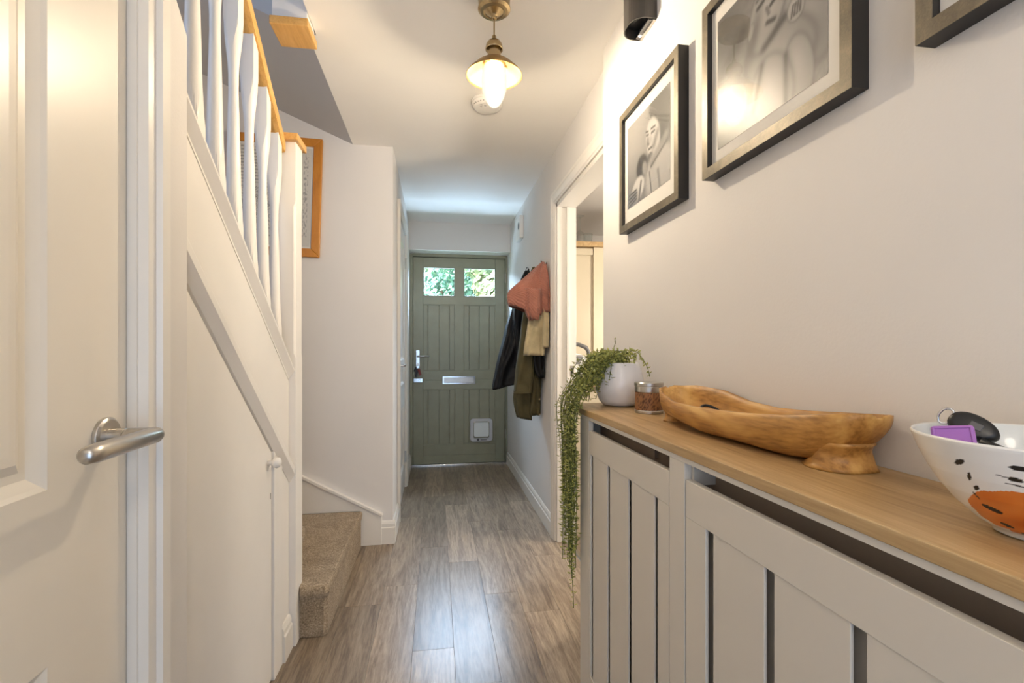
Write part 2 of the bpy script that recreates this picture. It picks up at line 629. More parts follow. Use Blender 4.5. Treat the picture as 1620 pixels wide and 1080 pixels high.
skirting('baseboard_right', ((XR, 2.87), (XR, YD - .03)), .118, .016, -1, 0, 'white skirting along the right hall wall')
skirting('baseboard_left', ((XF, 4.14), (XF, YD - .03)), .118, .016, 1, 0, 'short white skirting beside the front door')
skirting('baseboard_left_near', ((XF, YP + .0), (XF, 3.25)), .13, .014, 1, 0, 'white skirting on the corner by the closet door')
skirting('baseboard_stair', ((-.312, YP), (XF + .014, YP)), .134, .016, 0, -1, 'white skirting end at the foot of the stair wall')
skirting('baseboard_understair', ((XS, 1.865), (XS, 1.96)), .13, .016, 1, 0, 'short skirting between closet and newel post')
# sloping string board with capping along the stair wall
struct('trim_1', M['trim'], MB().prism([(-.434, 0), (-.312, 0), (-.312, .165), (-.345, .183), (-.75, .40), (-1.25, .67), (-1.25, .2), (-.434, .2)], 'y', YP - .022, YP)
       .prism([(-.306, .165), (-.306, .178), (-.345, .20), (-.75, .418), (-1.25, .69), (-1.25, .67), (-.75, .40), (-.345, .183), (-.318, .168)], 'y', YP - .03, YP),
       'sloping white stair skirting rising to the left', bevel=.002)


def architrave(name, x, nx, y0, y1, z1, prof, label, floor=0.0):
    """moulded door surround swept up, across and down with mitred corners; prof: (outward, proud) outline"""
    rings = []
    for sy, yy, zz, top in ((-1, y0, floor, 0), (-1, y0, z1, 1), (1, y1, z1, 1), (1, y1, floor, 0)):
        rings.append([(x + nx * d, yy + sy * o_, zz + (o_ if top else 0)) for o_, d in prof])
    return struct(name, M['trim'], MB().loft(rings), label)


OGEE = [(0, 0), (0, .009), (.010, .011), (.013, .014), (.018, .015), (.022, .0125), (.034, .014), (.046, .0165), (.052, .020), (.066, .020), (.070, .016), (.070, 0)]
STEP = [(0, .0), (0, .0155), (.003, .0165), (.006, .031), (.027, .0325), (.030, .042), (.056, .042), (.058, .038), (.058, 0)]
architrave('trim_2', XR, -1, 1.92, 2.80, 1.99, OGEE, 'cream painted architrave around the kitchen doorway')
lin = MB().box(XR, XR + .115, 2.775, 2.80, 0, 1.99).box(XR, XR + .115, 1.9, 1.925, 0, 1.99).box(XR, XR + .115, 1.9, 2.80, 1.965, 1.99)
lin.box(XR + .055, XR + .07, 2.762, 2.775, 0, 1.965)
lining = struct('trim_3', M['trim'], lin, 'kitchen door lining', bevel=.0015)
sp = MB().box(XR + .078, XR + .10, 2.770, 2.7752, .975, 1.035).build('strike_plate', M['steel'], lining)
box('latch_hole', M['blackp'], sp, XR + .084, XR + .094, 2.768, 2.7705, .99, 1.02)
th = struct('trim_4', M['steel'], MB().prism([(XR + .06, 0), (XR + .068, .006), (XR + .088, .006), (XR + .095, 0)], 'y', 1.93, 2.77), 'metal threshold strip in the kitchen doorway')
architrave('trim_5', XF, 1, 3.31, 4.08, 2.06, [(o_ * .78, d) for o_, d in OGEE], 'white architrave around the far closet door')
architrave('trim_6', XL, 1, 0.155, 0.937, 2.02, STEP, 'white moulded architrave beside the near white door')
struct('trim_7', M['trim'], MB().box(XL - .10, XL - .001, .935, .9495, 0, 2.02).box(XL - .10, XL - .001, .146, .157, 0, 2.02), 'door jamb lining of the near white door', bevel=.001)

# ------------------------------------------------------------------ green front door
d1 = thing('door_1', 'sage green panelled front door with two glass panes', 'door', (0.23, YD, 0), kind='structure')
g = M['green']
LX0, LX1, LZ0, LZ1 = -.22, .675, .012, 2.018
T0, T1 = YD, YD + .045


def dpart(name, x0, x1, z0, z1, y0=T0, y1=T1, m=None, bev=.0025, par=None):
    return box(name, m or g, par or d1, x0, x1, y0, y1, z0, z1, bev)


dpart('frame_post', XF + .0, -.223, 0, 2.05, YD - .012, YD + .06)
dpart('frame_post', .679, XR, 0, 2.05, YD - .012, YD + .06)
dpart('frame_head', -.223, .679, 2.022, 2.06, YD - .012, YD + .06)
dpart('door_stop', XF, -.205, 0, 2.06, T1 + .001, T1 + .03)
dpart('door_stop', .66, XR, 0, 2.06, T1 + .001, T1 + .03)
dpart('door_stop', -.205, .66, 2.003, 2.06, T1 + .001, T1 + .03)
dpart('weather_bar', -.205, .66, -.01, .03, T1 + .001, T1 + .03)
dpart('rail_core', -.13, .59, .80, .85, T0 + .004, T1 - .004)
dpart('rail_core', -.13, .59, .07, .12, T0 + .004, T1 - .004)
dpart('stile', LX0, -.125, LZ0, LZ1)
dpart('stile', .582, LX1, LZ0, LZ1)
dpart('mullion', .183, .265, .19, 1.93, T0 + .001)
dpart('top_rail', -.125, .582, 1.925, LZ1, T0 + .0005)
dpart('rail', -.125, .582, 1.562, 1.641, T0 + .0007)
dpart('lock_rail', -.125, .582, .828, .917, T0 + .0005)
dpart('lock_rail', -.125, .582, .737, .824, T0 + .0005)
dpart('bottom_rail', -.125, .582, .096, .194, T0 + .0005)
dpart('bottom_rail', -.125, .582, LZ0, .092, T0 + .0005)
for xs in ([-.125, -.079, .03, .128, .183], [.265, .319, .419, .519, .582]):
    for z0, z1 in ((.917, 1.562), (.194, .737)):
        for a, b in zip(xs[:-1], xs[1:]):
            dpart('board', a + .0042, b - .0042, z0, z1, T0 + .010, T1 - .012, bev=.003)
        dpart('panel_back', xs[0], xs[-1], z0, z1, T0 + .019, T1 - .013, bev=0)
        # moulded bead round the panel
        mb = MB()
        mb.box(xs[0], xs[0] + .008, T0 + .003, T0 + .018, z0, z1).box(xs[-1] - .008, xs[-1], T0 + .003, T0 + .018, z0, z1)
        mb.box(xs[0], xs[-1], T0 + .003, T0 + .018, z0, z0 + .008).box(xs[0], xs[-1], T0 + .003, T0 + .018, z1 - .008, z1)
        mb.build('panel_bead', g, d1, bevel=.002)
for x0, x1 in ((-.125, .183), (.265, .582)):
    dpart('pane', x0, x1, 1.641, 1.925, T0 + .02, T0 + .024, M['glass'], 0)
    mb = MB()
    for q in ((x0, x0 + .009, 1.641, 1.925), (x1 - .009, x1, 1.641, 1.925), (x0, x1, 1.641, 1.65), (x0, x1, 1.916, 1.925)):
        mb.box(q[0], q[1], T0 + .004, T0 + .02, q[2], q[3])
    mb.build('glazing_bead', g, d1, bevel=.002)
dpart('threshold', XF, XR, 0, .010, YD - .02, YD + .06, M['chrome'], .001)
# letter plate
lp = dpart('letter_plate', .061, .381, .785, .863, T0 - .006, T0 + .002, M['chrome'], .003)
dpart('letter_flap', .075, .367, .797, .851, T0 - .012, T0 - .0055, M['steel'], .004, lp)
# cat flap
pts = []
CX, CZ, HW, HH, RR = .4405, .332, .11, .112, .03


def rrect(cx, cz, hw, hh, r, k=6):
    o = []
    for sx, sz, a0 in ((1, -1, -90), (1, 1, 0), (-1, 1, 90), (-1, -1, 180)):
        for i in range(k + 1):
            t = radians(a0 + 90 * i / k)
            o.append((cx + sx * (hw - r) + r * cos(t), cz + sz * (hh - r) + r * sin(t)))
    return o


cf_o, cf_i = rrect(CX, CZ, HW, HH, RR), rrect(CX, CZ + .002, .078, .082, .014)
rings = [[(x, YD + .005, z) for x, z in cf_o], [(x, YD - .016, z) for x, z in cf_o], [(x, YD - .02, z) for x, z in rrect(CX, CZ, HW - .004, HH - .004, RR)],
         [(x, YD - .02, z) for x, z in cf_i], [(x, YD + .004, z) for x, z in cf_i]]
catf = MB().loft(rings, False, False).build('cat_flap', M['catf'], d1, smooth=False)
MB().prism(rrect(CX, CZ + .004, .074, .072, .018), 'y', YD - .008, YD - .002).build('flap', M['catw'], catf, bevel=.001)
MB().box(CX - .075, CX - .06, YD - .024, YD - .012, CZ + .072, CZ + .086).box(CX + .06, CX + .075, YD - .024, YD - .012, CZ + .072, CZ + .086).build('flap_hinge', M['plastic'], catf)
mb = MB().lathe([(.006, YD - .025), (.012, YD - .02)], (CX - .034, 0, CZ - .093), 16, 'y')
mb.box(CX - .012, CX + .05, YD - .022, YD - .0195, CZ - .098, CZ - .09)
mb.build('flap_latch', M['greyplastic'], catf)
# handle, keyhole plate, night latch, hinges
hp = MB().prism(rrect(-.175, 1.03, .017, .088, .008), 'y', YD - .010, YD + .001).build('handle_plate', M['chrome'], d1, bevel=.002)
MB().tube([(-.175, YD - .005, 1.058), (-.175, YD - .05, 1.058), (-.165, YD - .056, 1.058), (-.11, YD - .054, 1.06), (-.062, YD - .05, 1.062)], [.009, .009, .009, .008, .006], 10).build('lever', M['chrome'], hp, smooth=True)
MB().lathe([(.008, YD - .014), (.008, YD - .008)], (-.175, 0, .985), 12, 'y').build('keyhole', M['steel'], hp)
nl = dpart('night_latch', -.217, -.127, .805, .846, T0 - .02, T0 + .001, M['chrome'], .004)
MB().lathe([(.009, YD - .036), (.012, YD - .03), (.012, YD - .018)], (-.155, 0, .826), 14, 'y').build('latch_knob', M['chrome'], nl)
for z in (1.83, .292):
    h = MB()
    for k in range(5):
        h.lathe([(.007, z - .045 + k * .018), (.007, z - .0285 + k * .018)], (.678, YD - .012, 0), 10)
    h.build('hinge', M['steel'], d1)

# ------------------------------------------------------------------ near white door on the left
d2 = thing('door_2', 'white moulded panel door nearest on the left with steel lever', 'door', (XL, .55, 0), kind='structure')
dw = M['doorw']
fx = XL - .0


def zslab(name, y0, y1, z0, z1, x0=fx - .04, x1=fx, par=d2, bev=0.0):
    return box(name, dw, par, x0, x1, y0, y1, z0, z1, bev)


def moulded_panel(y0, y1, z0, z1, x, par, depth=.012, w1=.045):
    """recess whose sloped sides fall to a ledge then rise to a raised field"""
    def ring(a, xx):
        return [(xx, y0 + a, z0 + a), (xx, y1 - a, z0 + a), (xx, y1 - a, z1 - a), (xx, y0 + a, z1 - a)]
    MB().loft([ring(0, x), ring(.006, x - depth * .35), ring(w1 * .45, x - depth), ring(w1 * .7, x - depth), ring(w1, x - depth * .35), ring(w1 + .012, x - depth * .25)], False, True).build('panel', dw, par)


zslab('stile', .762, .932, .006, 2.012)
zslab('stile', .165, .30, .006, 2.012)
zslab('top_rail', .30, .762, 1.90, 2.012)
zslab('lock_rail', .30, .762, .70, .944)
zslab('bottom_rail', .30, .762, .006, .22)
moulded_panel(.30, .762, .944, 1.90, fx, d2)
moulded_panel(.30, .762, .22, .70, fx, d2)
hz, hy = .997, .879
rose = MB().lathe([(.031, XL), (.031, XL + .006), (.027, XL + .0095), (.013, XL + .0095)], (0, hy, hz), 36, 'x').build('handle_rose', M['steel'], d2, smooth=False, bevel=.001)
MB().lathe([(.0125, XL + .008), (.0125, XL + .03), (.0105, XL + .031), (.0105, XL + .034), (.0125, XL + .035), (.0125, XL + .072)], (0, hy, hz), 24, 'x').build('spindle', M['steel'], rose)
pts = [(XL + .073, .718 - .0, hz), (XL + .073, .722, hz), (XL + .073, .74, hz), (XL + .073, .88, hz), (XL + .073, .889, hz), (XL + .073, .893, hz)]
MB().tube(pts, [.007, .0115, .0135, .0135, .011, .005], 20).build('lever', M['steel'], rose, smooth=True)
box('latch_plate', M['brass'], d2, XL - .028, XL - .010, .9315, .9335, .965, 1.04)

# far closet door on the left
d3 = thing('door_3', 'white closet door with chrome lever at the far left', 'door', (XF, 3.69, 0), kind='structure')
fx2 = XF - .004
for nm, y0, y1, z0, z1 in (('stile', 3.315, 3.41, .006, 2.055), ('stile', 3.98, 4.075, .006, 2.055), ('top_rail', 3.41, 3.98, 1.94, 2.055), ('lock_rail', 3.41, 3.98, .68, .86),
                           ('rail', 3.41, 3.98, .98, 1.05), ('bottom_rail', 3.41, 3.98, .006, .2)):
    box(nm, M['trim'], d3, fx2 - .035, fx2, y0, y1, z0, z1, .002)
for z0, z1 in ((.2, .68), (.86, .98), (1.05, 1.94)):
    MB().loft([[(fx2, 3.41, z0), (fx2, 3.98, z0), (fx2, 3.98, z1), (fx2, 3.41, z1)],
               [(fx2 - .012, 3.425, z0 + .015), (fx2 - .012, 3.965, z0 + .015), (fx2 - .012, 3.965, z1 - .015), (fx2 - .012, 3.425, z1 - .015)]], False, True).build('panel', M['trim'], d3)
r3 = MB().lathe([(.025, fx2), (.025, fx2 + .008), (.01, fx2 + .008), (.009, fx2 + .04)], (0, 3.36, 1.02), 20, 'x').build('handle_rose', M['chrome'], d3)
MB().tube([(fx2 + .04, 3.352, 1.02), (fx2 + .042, 3.39, 1.02), (fx2 + .04, 3.47, 1.02)], .009, 10).build('lever', M['chrome'], r3, smooth=True)
for z in (1.83, .25):
    MB().lathe([(.007, z - .045), (.007, z + .045)], (fx2 + .006, 4.078, 0), 10).build('hinge', M['chrome'], d3)

# ------------------------------------------------------------------ understair closet: sloping door and panelling
GA = 0.856


def zgap(y):
    return 1.266 - GA * (y - 1.212)


d4 = thing('door_4', 'white sloping under-stair cupboard door with round knob', 'door', (XS, 1.5, 0), kind='structure')
MB().prism([(1.0, .01), (1.768, .01), (1.768, zgap(1.768) - .007), (1.0, zgap(1.0) - .007)], 'x', XS - .022, XS).build('door_leaf', M['stairw'], d4, bevel=.0015)
kb = MB().lathe([(.008, XS), (.008, XS + .010), (.009, XS + .013), (.016, XS + .018), (.0185, XS + .026), (.016, XS + .035), (.008, XS + .040)], (0, 1.735, .755), 24, 'x').build('knob', M['stairw'], d4, smooth=True)
box('keyhole', M['blackp'], d4, XS - .001, XS + .0006, 1.752, 1.757, .628, .648)
zt = lambda y, o: 1.266 + o - GA * (y - 1.212)
tprof = [(XS - .02, .078), (XS + .010, .078), (XS + .013, .070), (XS + .020, .066), (XS + .022, .060), (XS + .022, .034), (XS + .002, .005), (XS - .02, .005)]
tr = MB().loft([[(x, y_, zt(y_, o)) for x, o in tprof] for y_ in (1.10, 1.965)])
struct('trim_8', M['stairw'], tr, 'white sloping trim above the under-stair cupboard door')
struct('trim_9', M['stairw'], MB().prism([(1.773, 0), (1.86, 0), (1.86, zgap(1.86)), (1.773, zgap(1.773))], 'x', XS - .03, XS + .008), 'upright frame strip beside the under-stair cupboard door', bevel=.002)
struct('wall_understair', M['stairw'], MB().prism([(1.86, 0), (1.965, 0), (1.965, zgap(1.965) + .01), (1.86, zgap(1.86) + .01)], 'x', XS - .03, XS)
       .prism([(1.0, zt(1.0, .07)), (1.965, zt(1.965, .07)), (1.965, 1.653 - .785 * (1.965 - 1.212) - .05), (1.0, 1.653 - .785 * (1.0 - 1.212) - .05)], 'x', XS - .03, XS),
       'white panel under the stair string')

# ================================================================== STAIRCASE
st = thing('staircase', 'white painted staircase with oak handrail and beige carpeted steps', 'staircase', (-.6, 2.0, 0))


def zcap(y):
    return 1.653 - .785 * (y - 1.212)


def zrail(y):
    return 2.134 - .845 * (y - 1.65)


def sloped(y0, y1, zf, prof):
    """prof: (x, dz) outline swept along a sloping line"""
    return MB().loft([[(x, y0, zf(y0) + dz) for x, dz in prof], [(x, y1, zf(y1) + dz) for x, dz in prof]])


sloped(.3, 1.963, zcap, [(-.62, 0), (-.539, 0), (-.535, -.003), (-.535, -.012), (-.5535, -.040), (-.5535, -.048), (-.62, -.048)]).build('string_cap', M['stairw'], st)
sloped(.3, 1.963, zcap, [(-.62, -.05), (-.5855, -.05), (-.5855, -.40), (-.62, -.40)]).build('string_board', M['stairw'], st)
sloped(.3, 1.955, zrail, [(-.625, .004), (-.6, 0), (-.582, 0), (-.566, .004), (-.564, .016), (-.564, .044), (-.570, .056), (-.60, .06), (-.622, .054), (-.626, .04)]).build('handrail', M['rail'], st)
# newel post with stop-chamfered corners
NX0, NX1, NY0, NY1 = -.62, -.53, 1.965, 2.055


def sq(c, z):
    x0, x1, y0, y1 = NX0, NX1, NY0, NY1
    return [(x0 + c, y0, z), (x1 - c, y0, z), (x1, y0 + c, z), (x1, y1 - c, z), (x1 - c, y1, z), (x0 + c, y1, z), (x0, y1 - c, z), (x0, y0 + c, z)]


nw = MB().loft([sq(.0008, 0), sq(.0008, 1.10), sq(.008, 1.12), sq(.008, 1.68), sq(.0008, 1.70), sq(.0008, 1.926)]).build('newel_post', M['stairw'], st)
MB().box(NX0 - .008, NX1 + .012, NY0 - .022, NY1 + .022, 1.926, 1.953).build('newel_cap', [M['rail']], nw, bevel=.003)
# balusters: square ends melting into round waisted shafts


def baluster(yc, first=None):
    z0, z1 = zcap(yc) - .005, zrail(yc) + .004
    h = .0205
    L = z1 - z0
    K = 32
    rings = []
    # R(z): radius of the turning; the square block shows where R exceeds the half side
    stations = [(0, .031), (.095, .031), (.115, .0288), (.135, .0268), (.16, .0242), (.185, .0222), (.215, .0205), (.30, .0188), (.40, .0165), (L - .33, .0132), (L - .28, .0136), (L - .245, .0155),
                (L - .215, .0185), (L - .185, .0218), (L - .16, .0245), (L - .135, .0272), (L - .115, .0292), (L - .10, .031), (L, .031)]
    for s, R in stations:
        ring = []
        for j in range(K):
            t = 2 * pi * j / K + pi / 4
            r = min(R, h / max(abs(cos(t)), abs(sin(t))))
            y = yc + r * sin(t)
            z = z0 + s
            if s == 0:
                z = zcap(y) - .004
            if s == L:
                z = zrail(y) + .003
            ring.append((-.592 + r * cos(t), y, z))
        rings.append(ring)
    return MB().loft(rings).build('baluster', M['stairw'], st)


for k in range(-5, 7):
    baluster(1.182 + .1222 * k)

# carpeted steps


def carpet_step(outline, z0, z1, name='carpeted_step'):
    """outline (x,y) extruded with a rolled nosing"""
    cx = sum(p[0] for p in outline) / len(outline)
    cy = sum(p[1] for p in outline) / len(outline)

    def ring(a, z):
        r = []
        for x, y in outline:
            d = Vector((cx - x, cy - y))
            d.normalize()
            r.append((x + d.x * a, y + d.y * a, z))
        return r
    mb = MB().loft([ring(.016, z0), ring(.014, z1 - .055), ring(.006, z1 - .042), ring(.0, z1 - .030), ring(.0, z1 - .016), ring(.005, z1 - .004), ring(.014, z1)])
    return mb.build(name, M['carpet'], st, bevel=.004)


carpet_step([(-.43, 2.0), (-.418, 2.02), (-.418, 2.894), (-1.0, 2.894), (-1.2, 2.894), (-.62, 2.06), (-.527, 2.06), (-.527, 2.0)], 0.0, .205)
carpet_step([(-.532, 2.062), (-.527, 2.085), (-.535, 2.12), (-1.0, 2.888), (-1.44, 2.888), (-1.44, 2.3), (-.63, 2.062)], .19, .405)
carpet_step([(-.63, 2.04), (-.63, 2.09), (-1.30, 2.88), (-1.44, 2.88), (-1.44, 2.04)], .39, .60)
y = 2.04
z = .6
for k in range(7):
    carpet_step([(-1.44, y - .27), (-.635, y - .27), (-.635, y), (-1.44, y)], z - .02, z + .195)
    y -= .235
    z += .195

# landing newel drop hanging over the stairwell edge
ln = thing('landing_newel', 'white upper newel post end with a square oak base cap above the stairwell', 'newel post', (-.50, 1.85, 2.25))
MB().box(-.565, -.447, 1.80, 1.895, 2.283, 2.9).build('post', M['stairw'], ln, bevel=.002)
MB().box(-.567, -.44, 1.778, 1.914, 2.255, 2.284).build('base_cap', M['rail'], ln, bevel=.003)

# ================================================================== RADIATOR COVER
rc = thing('radiator_cover', 'grey painted radiator cover with vertical boards under the oak shelf', 'radiator cover', (.53, .5, 0))
gm = M['grey']
CF = .436      # face (the whole cover stands turned by a little over a degree)
CT = .9475     # underside of the shelf
CE = 1.380     # far end
CN = -.25      # near end
XB = XN - .03
box('end_panel', gm, rc, CF + .004, XB, CE - .018, CE, 0, CT, .001)
box('end_panel', gm, rc, CF + .004, XB, CN, CN + .018, 0, CT, .001)
SL0, SL1 = .910, .9385     # air slots
box('top_rail', gm, rc, CF, CF + .014, CN, CE, SL1, CT, .0006)
box('stile', gm, rc, CF, CF + .014, 1.304, CE, 0, SL1, .0006)
box('stile', gm, rc, CF, CF + .014, .798, .8505, 0, SL1, .0006)
box('stile', gm, rc, CF, CF + .014, CN, CN + .12, 0, SL1, .0006)
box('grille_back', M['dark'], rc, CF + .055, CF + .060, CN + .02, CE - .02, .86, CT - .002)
box('cleat', gm, rc, CF + .014, CF + .055, .79, .7975, SL0 - .01, CT - .002)
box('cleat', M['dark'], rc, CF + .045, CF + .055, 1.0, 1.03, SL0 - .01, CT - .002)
rc.rotation_euler = (0, 0, radians(1.25))


def cover_door(y1, y0, grooves, gw, ybot=.235):
    """far edge y1, near edge y0; grooves list of y where a dark gap shows"""
    dr = box('door', gm, rc, CF + .0006, CF + .014, y0 + .0015, y1 - .0015, .846, SL0, .0008)     # top rail of the door
    MB().box(CF + .0006, CF + .018, y0 + .0015, y1 - .0015, .045, ybot).build('bottom_rail', gm, dr, bevel=.0012)
    ys = [y1 - .0015] + grooves + [y0 + .0015]
    for i in range(len(ys) - 1):
        a = ys[i] - (gw / 2 if i else 0)
        b = ys[i + 1] + (gw / 2 if i < len(ys) - 2 else 0)
        first = (i == 0 or i == len(ys) - 2)
        MB().box(CF + (.0006 if first else .002), CF + .0066, b, a, ybot + (.0003 if first else -.02), .8457 if first else .860).build('stile' if first else 'board', gm, dr, bevel=.0010)
    MB().box(CF + .024, CF + .028, y0 + .02, y1 - .02, ybot - .02, .87).build('back_panel', gm, dr)
    return dr


cover_door(1.378, .852, [1.2837, 1.1615, 1.0336, .9074], .0165)
cover_door(.7955, .06, [.7242, .5872, .452, .318, .185], .0190)
box('plinth', gm, rc, CF + .004, CF + .018, CN, CE, 0, .045)
# oak shelf on top
shelf = MB().prism([(.444 + .0218 * .28, -.28), (XN - .001, -.28), (XN - .001, 1.495), (.444 - .0218 * 1.495, 1.495)], 'z', .948, .965).build('oak_shelf', M['oak'], None, bevel=.0015)
tag(shelf, 'long oak shelf board lying on the grey radiator cover', 'shelf')

# ================================================================== THINGS ON THE SHELF
SZ = .965
# --- white pot with trailing plant
PX, PY = .552, 1.415
pl = thing('potted_plant', 'trailing green plant in a round white pot at the far end of the oak shelf', 'plant', (PX, PY, SZ))
prof = [(.030, SZ), (.050, SZ + .003), (.062, SZ + .016), (.072, SZ + .048), (.073, SZ + .07), (.066, SZ + .105), (.058, SZ + .128), (.056, SZ + .131), (.053, SZ + .128), (.056, SZ + .112), (.05, SZ + .108)]
MB().lathe(prof, (PX, PY, 0), 40).build('pot', M['ceramic'], pl, smooth=True)
MB().lathe([(.054, SZ + .100), (.054, SZ + .113)], (PX, PY, 0), 24).build('soil', M['bark'], pl)
rnd = random.Random(3)
top = Vector((PX, PY, SZ + .135))


def strand(pts, leaf_n, lr=.0085, jitter=1.0):
    """one trailing stem with its leaves"""
    # Catmull-Rom resample
    P = [Vector(p) for p in pts]
    P = [P[0] * 2 - P[1]] + P + [P[-1] * 2 - P[-2]]
    out = []
    for i in range(1, len(P) - 2):
        for s in range(8):
            t = s / 8
            out.append(0.5 * ((2 * P[i]) + (P[i + 1] - P[i - 1]) * t + (2 * P[i - 1] - 5 * P[i] + 4 * P[i + 1] - P[i + 2]) * t * t + (3 * P[i] - P[i - 1] - 3 * P[i + 1] + P[i + 2]) * t ** 3))
    out.append(P[-2])
    stem = MB().tube(out, .0011, 5).build('trailing_stem', M['stem'], pl)
    L = [0]
    for a, b in zip(out[:-1], out[1:]):
        L.append(L[-1] + (b - a).length)
    mb = MB()
    n = int(leaf_n * L[-1])
    k = 0
    for q in range(n):
        s = L[-1] * (q + rnd.random() * .6) / n
        while k < len(L) - 2 and L[k + 1] < s:
            k += 1
        f = (s - L[k]) / max(1e-6, L[k + 1] - L[k])
        p = out[k].lerp(out[k + 1], min(1, f))
        d = (out[k + 1] - out[k]).normalized()
        t = rnd.uniform(0, 2 * pi)
        a = d.cross(Vector((.3, .5, .81))).normalized()
        b = d.cross(a)
        dirv = (a * cos(t) + b * sin(t)) * .9 + d * rnd.uniform(-.2, .5) + Vector((0, 0, rnd.uniform(-.1, .35)))
        dirv.normalize()
        side = dirv.cross(d).normalized()
        nrm = side.cross(dirv)
        l = lr * rnd.uniform(.7, 1.25)
        w = l * .25
        i0 = len(mb.v)
        mid = p + dirv * l * .5 + nrm * l * .10
        mb.v += [tuple(p), tuple(mid + side * w), tuple(p + dirv * l), tuple(mid - side * w), tuple(mid + nrm * l * .12)]
        mb.f += [(i0, i0 + 1, i0 + 4), (i0 + 1, i0 + 2, i0 + 4), (i0 + 2, i0 + 3, i0 + 4), (i0 + 3, i0, i0 + 4)]
    tag(mb.build('leaves', M['leaf'], stem), kind='stuff')


# long strands over the front edge near the far corner
for i in range(36):
    ey = rnd.uniform(1.30, 1.47)
    ex = rnd.uniform(.376, .402)
    zb = rnd.choice([.41, .45, .50, .53, .57, .62, .68, .76]) + rnd.uniform(-.04, .04)
    far = abs(ey - 1.385) / .085
    zb = max(zb, .42 + .26 * max(0, far - .25) + rnd.uniform(0, .05))
    s0 = top + Vector((rnd.uniform(-.04, .02), rnd.uniform(-.04, .035), -.02))
    hump = top + Vector((-.03 + rnd.uniform(-.03, .02), rnd.uniform(-.05, .04), rnd.uniform(.008, .028)))
    sh = Vector((.465 + rnd.uniform(-.03, .02), .55 * ey + .45 * PY + rnd.uniform(-.02, .02), SZ + rnd.uniform(.07, .14)))
    edge = Vector((ex + rnd.uniform(-.008, .010), ey, SZ + rnd.uniform(-.02, .05)))
    d1v = Vector((ex - .004, ey - (ey - 1.39) * .25 + rnd.uniform(-.012, .012), .5 * (SZ + zb) + .03))
    end = Vector((ex + rnd.uniform(-.01, .008), ey - (ey - 1.39) * .6 + rnd.uniform(-.010, .010), zb))
    strand([s0, hump, sh, edge, d1v, end], 165 if i % 2 else 130, .0155)
# outer wisps to the left, one longest
strand([top, top + Vector((-.03, .05, .02)), (.46, 1.49, 1.01), (.405, 1.50, .94), (.398, 1.49, .86), (.40, 1.495, .79)], 120, .012)
strand([top, top + Vector((-.05, .03, .02)), (.45, 1.45, 1.04), (.405, 1.44, .94), (.40, 1.42, .60), (.405, 1.405, .365)], 170, .012)
# short bushy strands on the pot top and its left side
for i in range(56):
    a = rnd.uniform(0, 2 * pi)
    r = rnd.uniform(.01, .05)
    s0 = top + Vector((r * cos(a) * .8, r * sin(a) * .8, -.02))
    m1 = top + Vector((-.02 + r * cos(a), r * sin(a) * 1.1, rnd.uniform(.004, .026)))
    m2 = top + Vector((-.065 + rnd.uniform(-.05, .06), rnd.uniform(-.05, .075), rnd.uniform(-.03, .018)))
    e = m2 + Vector((rnd.uniform(-.045, .005), rnd.uniform(-.015, .03), rnd.uniform(-.10, -.02)))
    strand([s0, m1, m2, e], 170, .0155)
# the strand arching to the right, and short ones in front of the pot
strand([top, top + Vector((.0, -.06, .026)), top + Vector((.0, -.12, .030)), top + Vector((-.002, -.17, .012)), top + Vector((-.003, -.205, -.012)), top + Vector((-.004, -.222, -.035))], 150, .0125)
strand([top, top + Vector((-.01, -.05, .02)), top + Vector((-.005, -.10, .022)), top + Vector((-.005, -.14, .012))], 230, .0125)
strand([top, top + Vector((-.03, -.04, .03)), top + Vector((.0, -.09, .022)), top + Vector((.0, -.115, .004))], 230, .012)
strand([top, top + Vector((-.05, -.03, .01)), top + Vector((-.085, -.045, -.05)), top + Vector((-.088, -.05, -.085))], 200)
strand([top, top + Vector((-.06, -.01, .012)), top + Vector((-.095, -.03, -.03)), top + Vector((-.10, -.03, -.055))], 220)
strand([top, top + Vector((-.01, .02, .035)), top + Vector((-.005, .022, .055)), top + Vector((-.004, .03, .07))], 120, .011)

# --- round tin
TX, TY, TR = .568, 1.243, .0375
tin = thing('storage_tin', 'round tin with speckled brown label and silver lid beside the white pot', 'tin', (TX, TY, SZ))
tb = MB().lathe([(TR - .0012, SZ + .008 + i * .0045) for i in range(12)], (TX, TY, 0), 96, cap0=True, cap1=True).build('label_band', M['print'], tin, smooth=True)


def tin_tone(co):
    a = math.atan2(co.y, co.x)
    base = srgb(150, 104, 66)
    n = noise.noise(Vector((a * 26, co.z * 700, 3)))
    w = 1 if (abs((a + 2.1 + pi) % (2 * pi) - pi) < .95) else 0.0
    if n > .12 and w:
        return srgb(84, 52, 32)
    return base


paint(tb, tin_tone)
MB().lathe([(TR - .002, SZ), (TR, SZ + .001), (TR, SZ + .007), (TR - .001, SZ + .009)], (TX, TY, 0), 48).build('base_rim', M['steel'], tin, bevel=.0006)
MB().lathe([(TR, SZ + .057), (TR + .0006, SZ + .058), (TR + .0006, SZ + .070), (TR, SZ + .0715), (TR + .0012, SZ + .073), (TR + .0012, SZ + .081), (TR - .001, SZ + .083), (TR - .006, SZ + .0825)], (TX, TY, 0), 48).build('lid', M['steel'], tin)

# --- olive wood tray


def smoothstep(a, b, x):
    t = max(0, min(1, (x - a) / (b - a)))
    return t * t * (3 - 2 * t)


def interp(tab, s):
    for (a, *va), (b, *vb) in zip(tab[:-1], tab[1:]):
        if s <= b:
            t = (s - a) / (b - a)
            t = t * t * (3 - 2 * t) * .5 + t * .5
            return [x + (y - x) * t for x, y in zip(va, vb)]
    return list(tab[-1][1:])


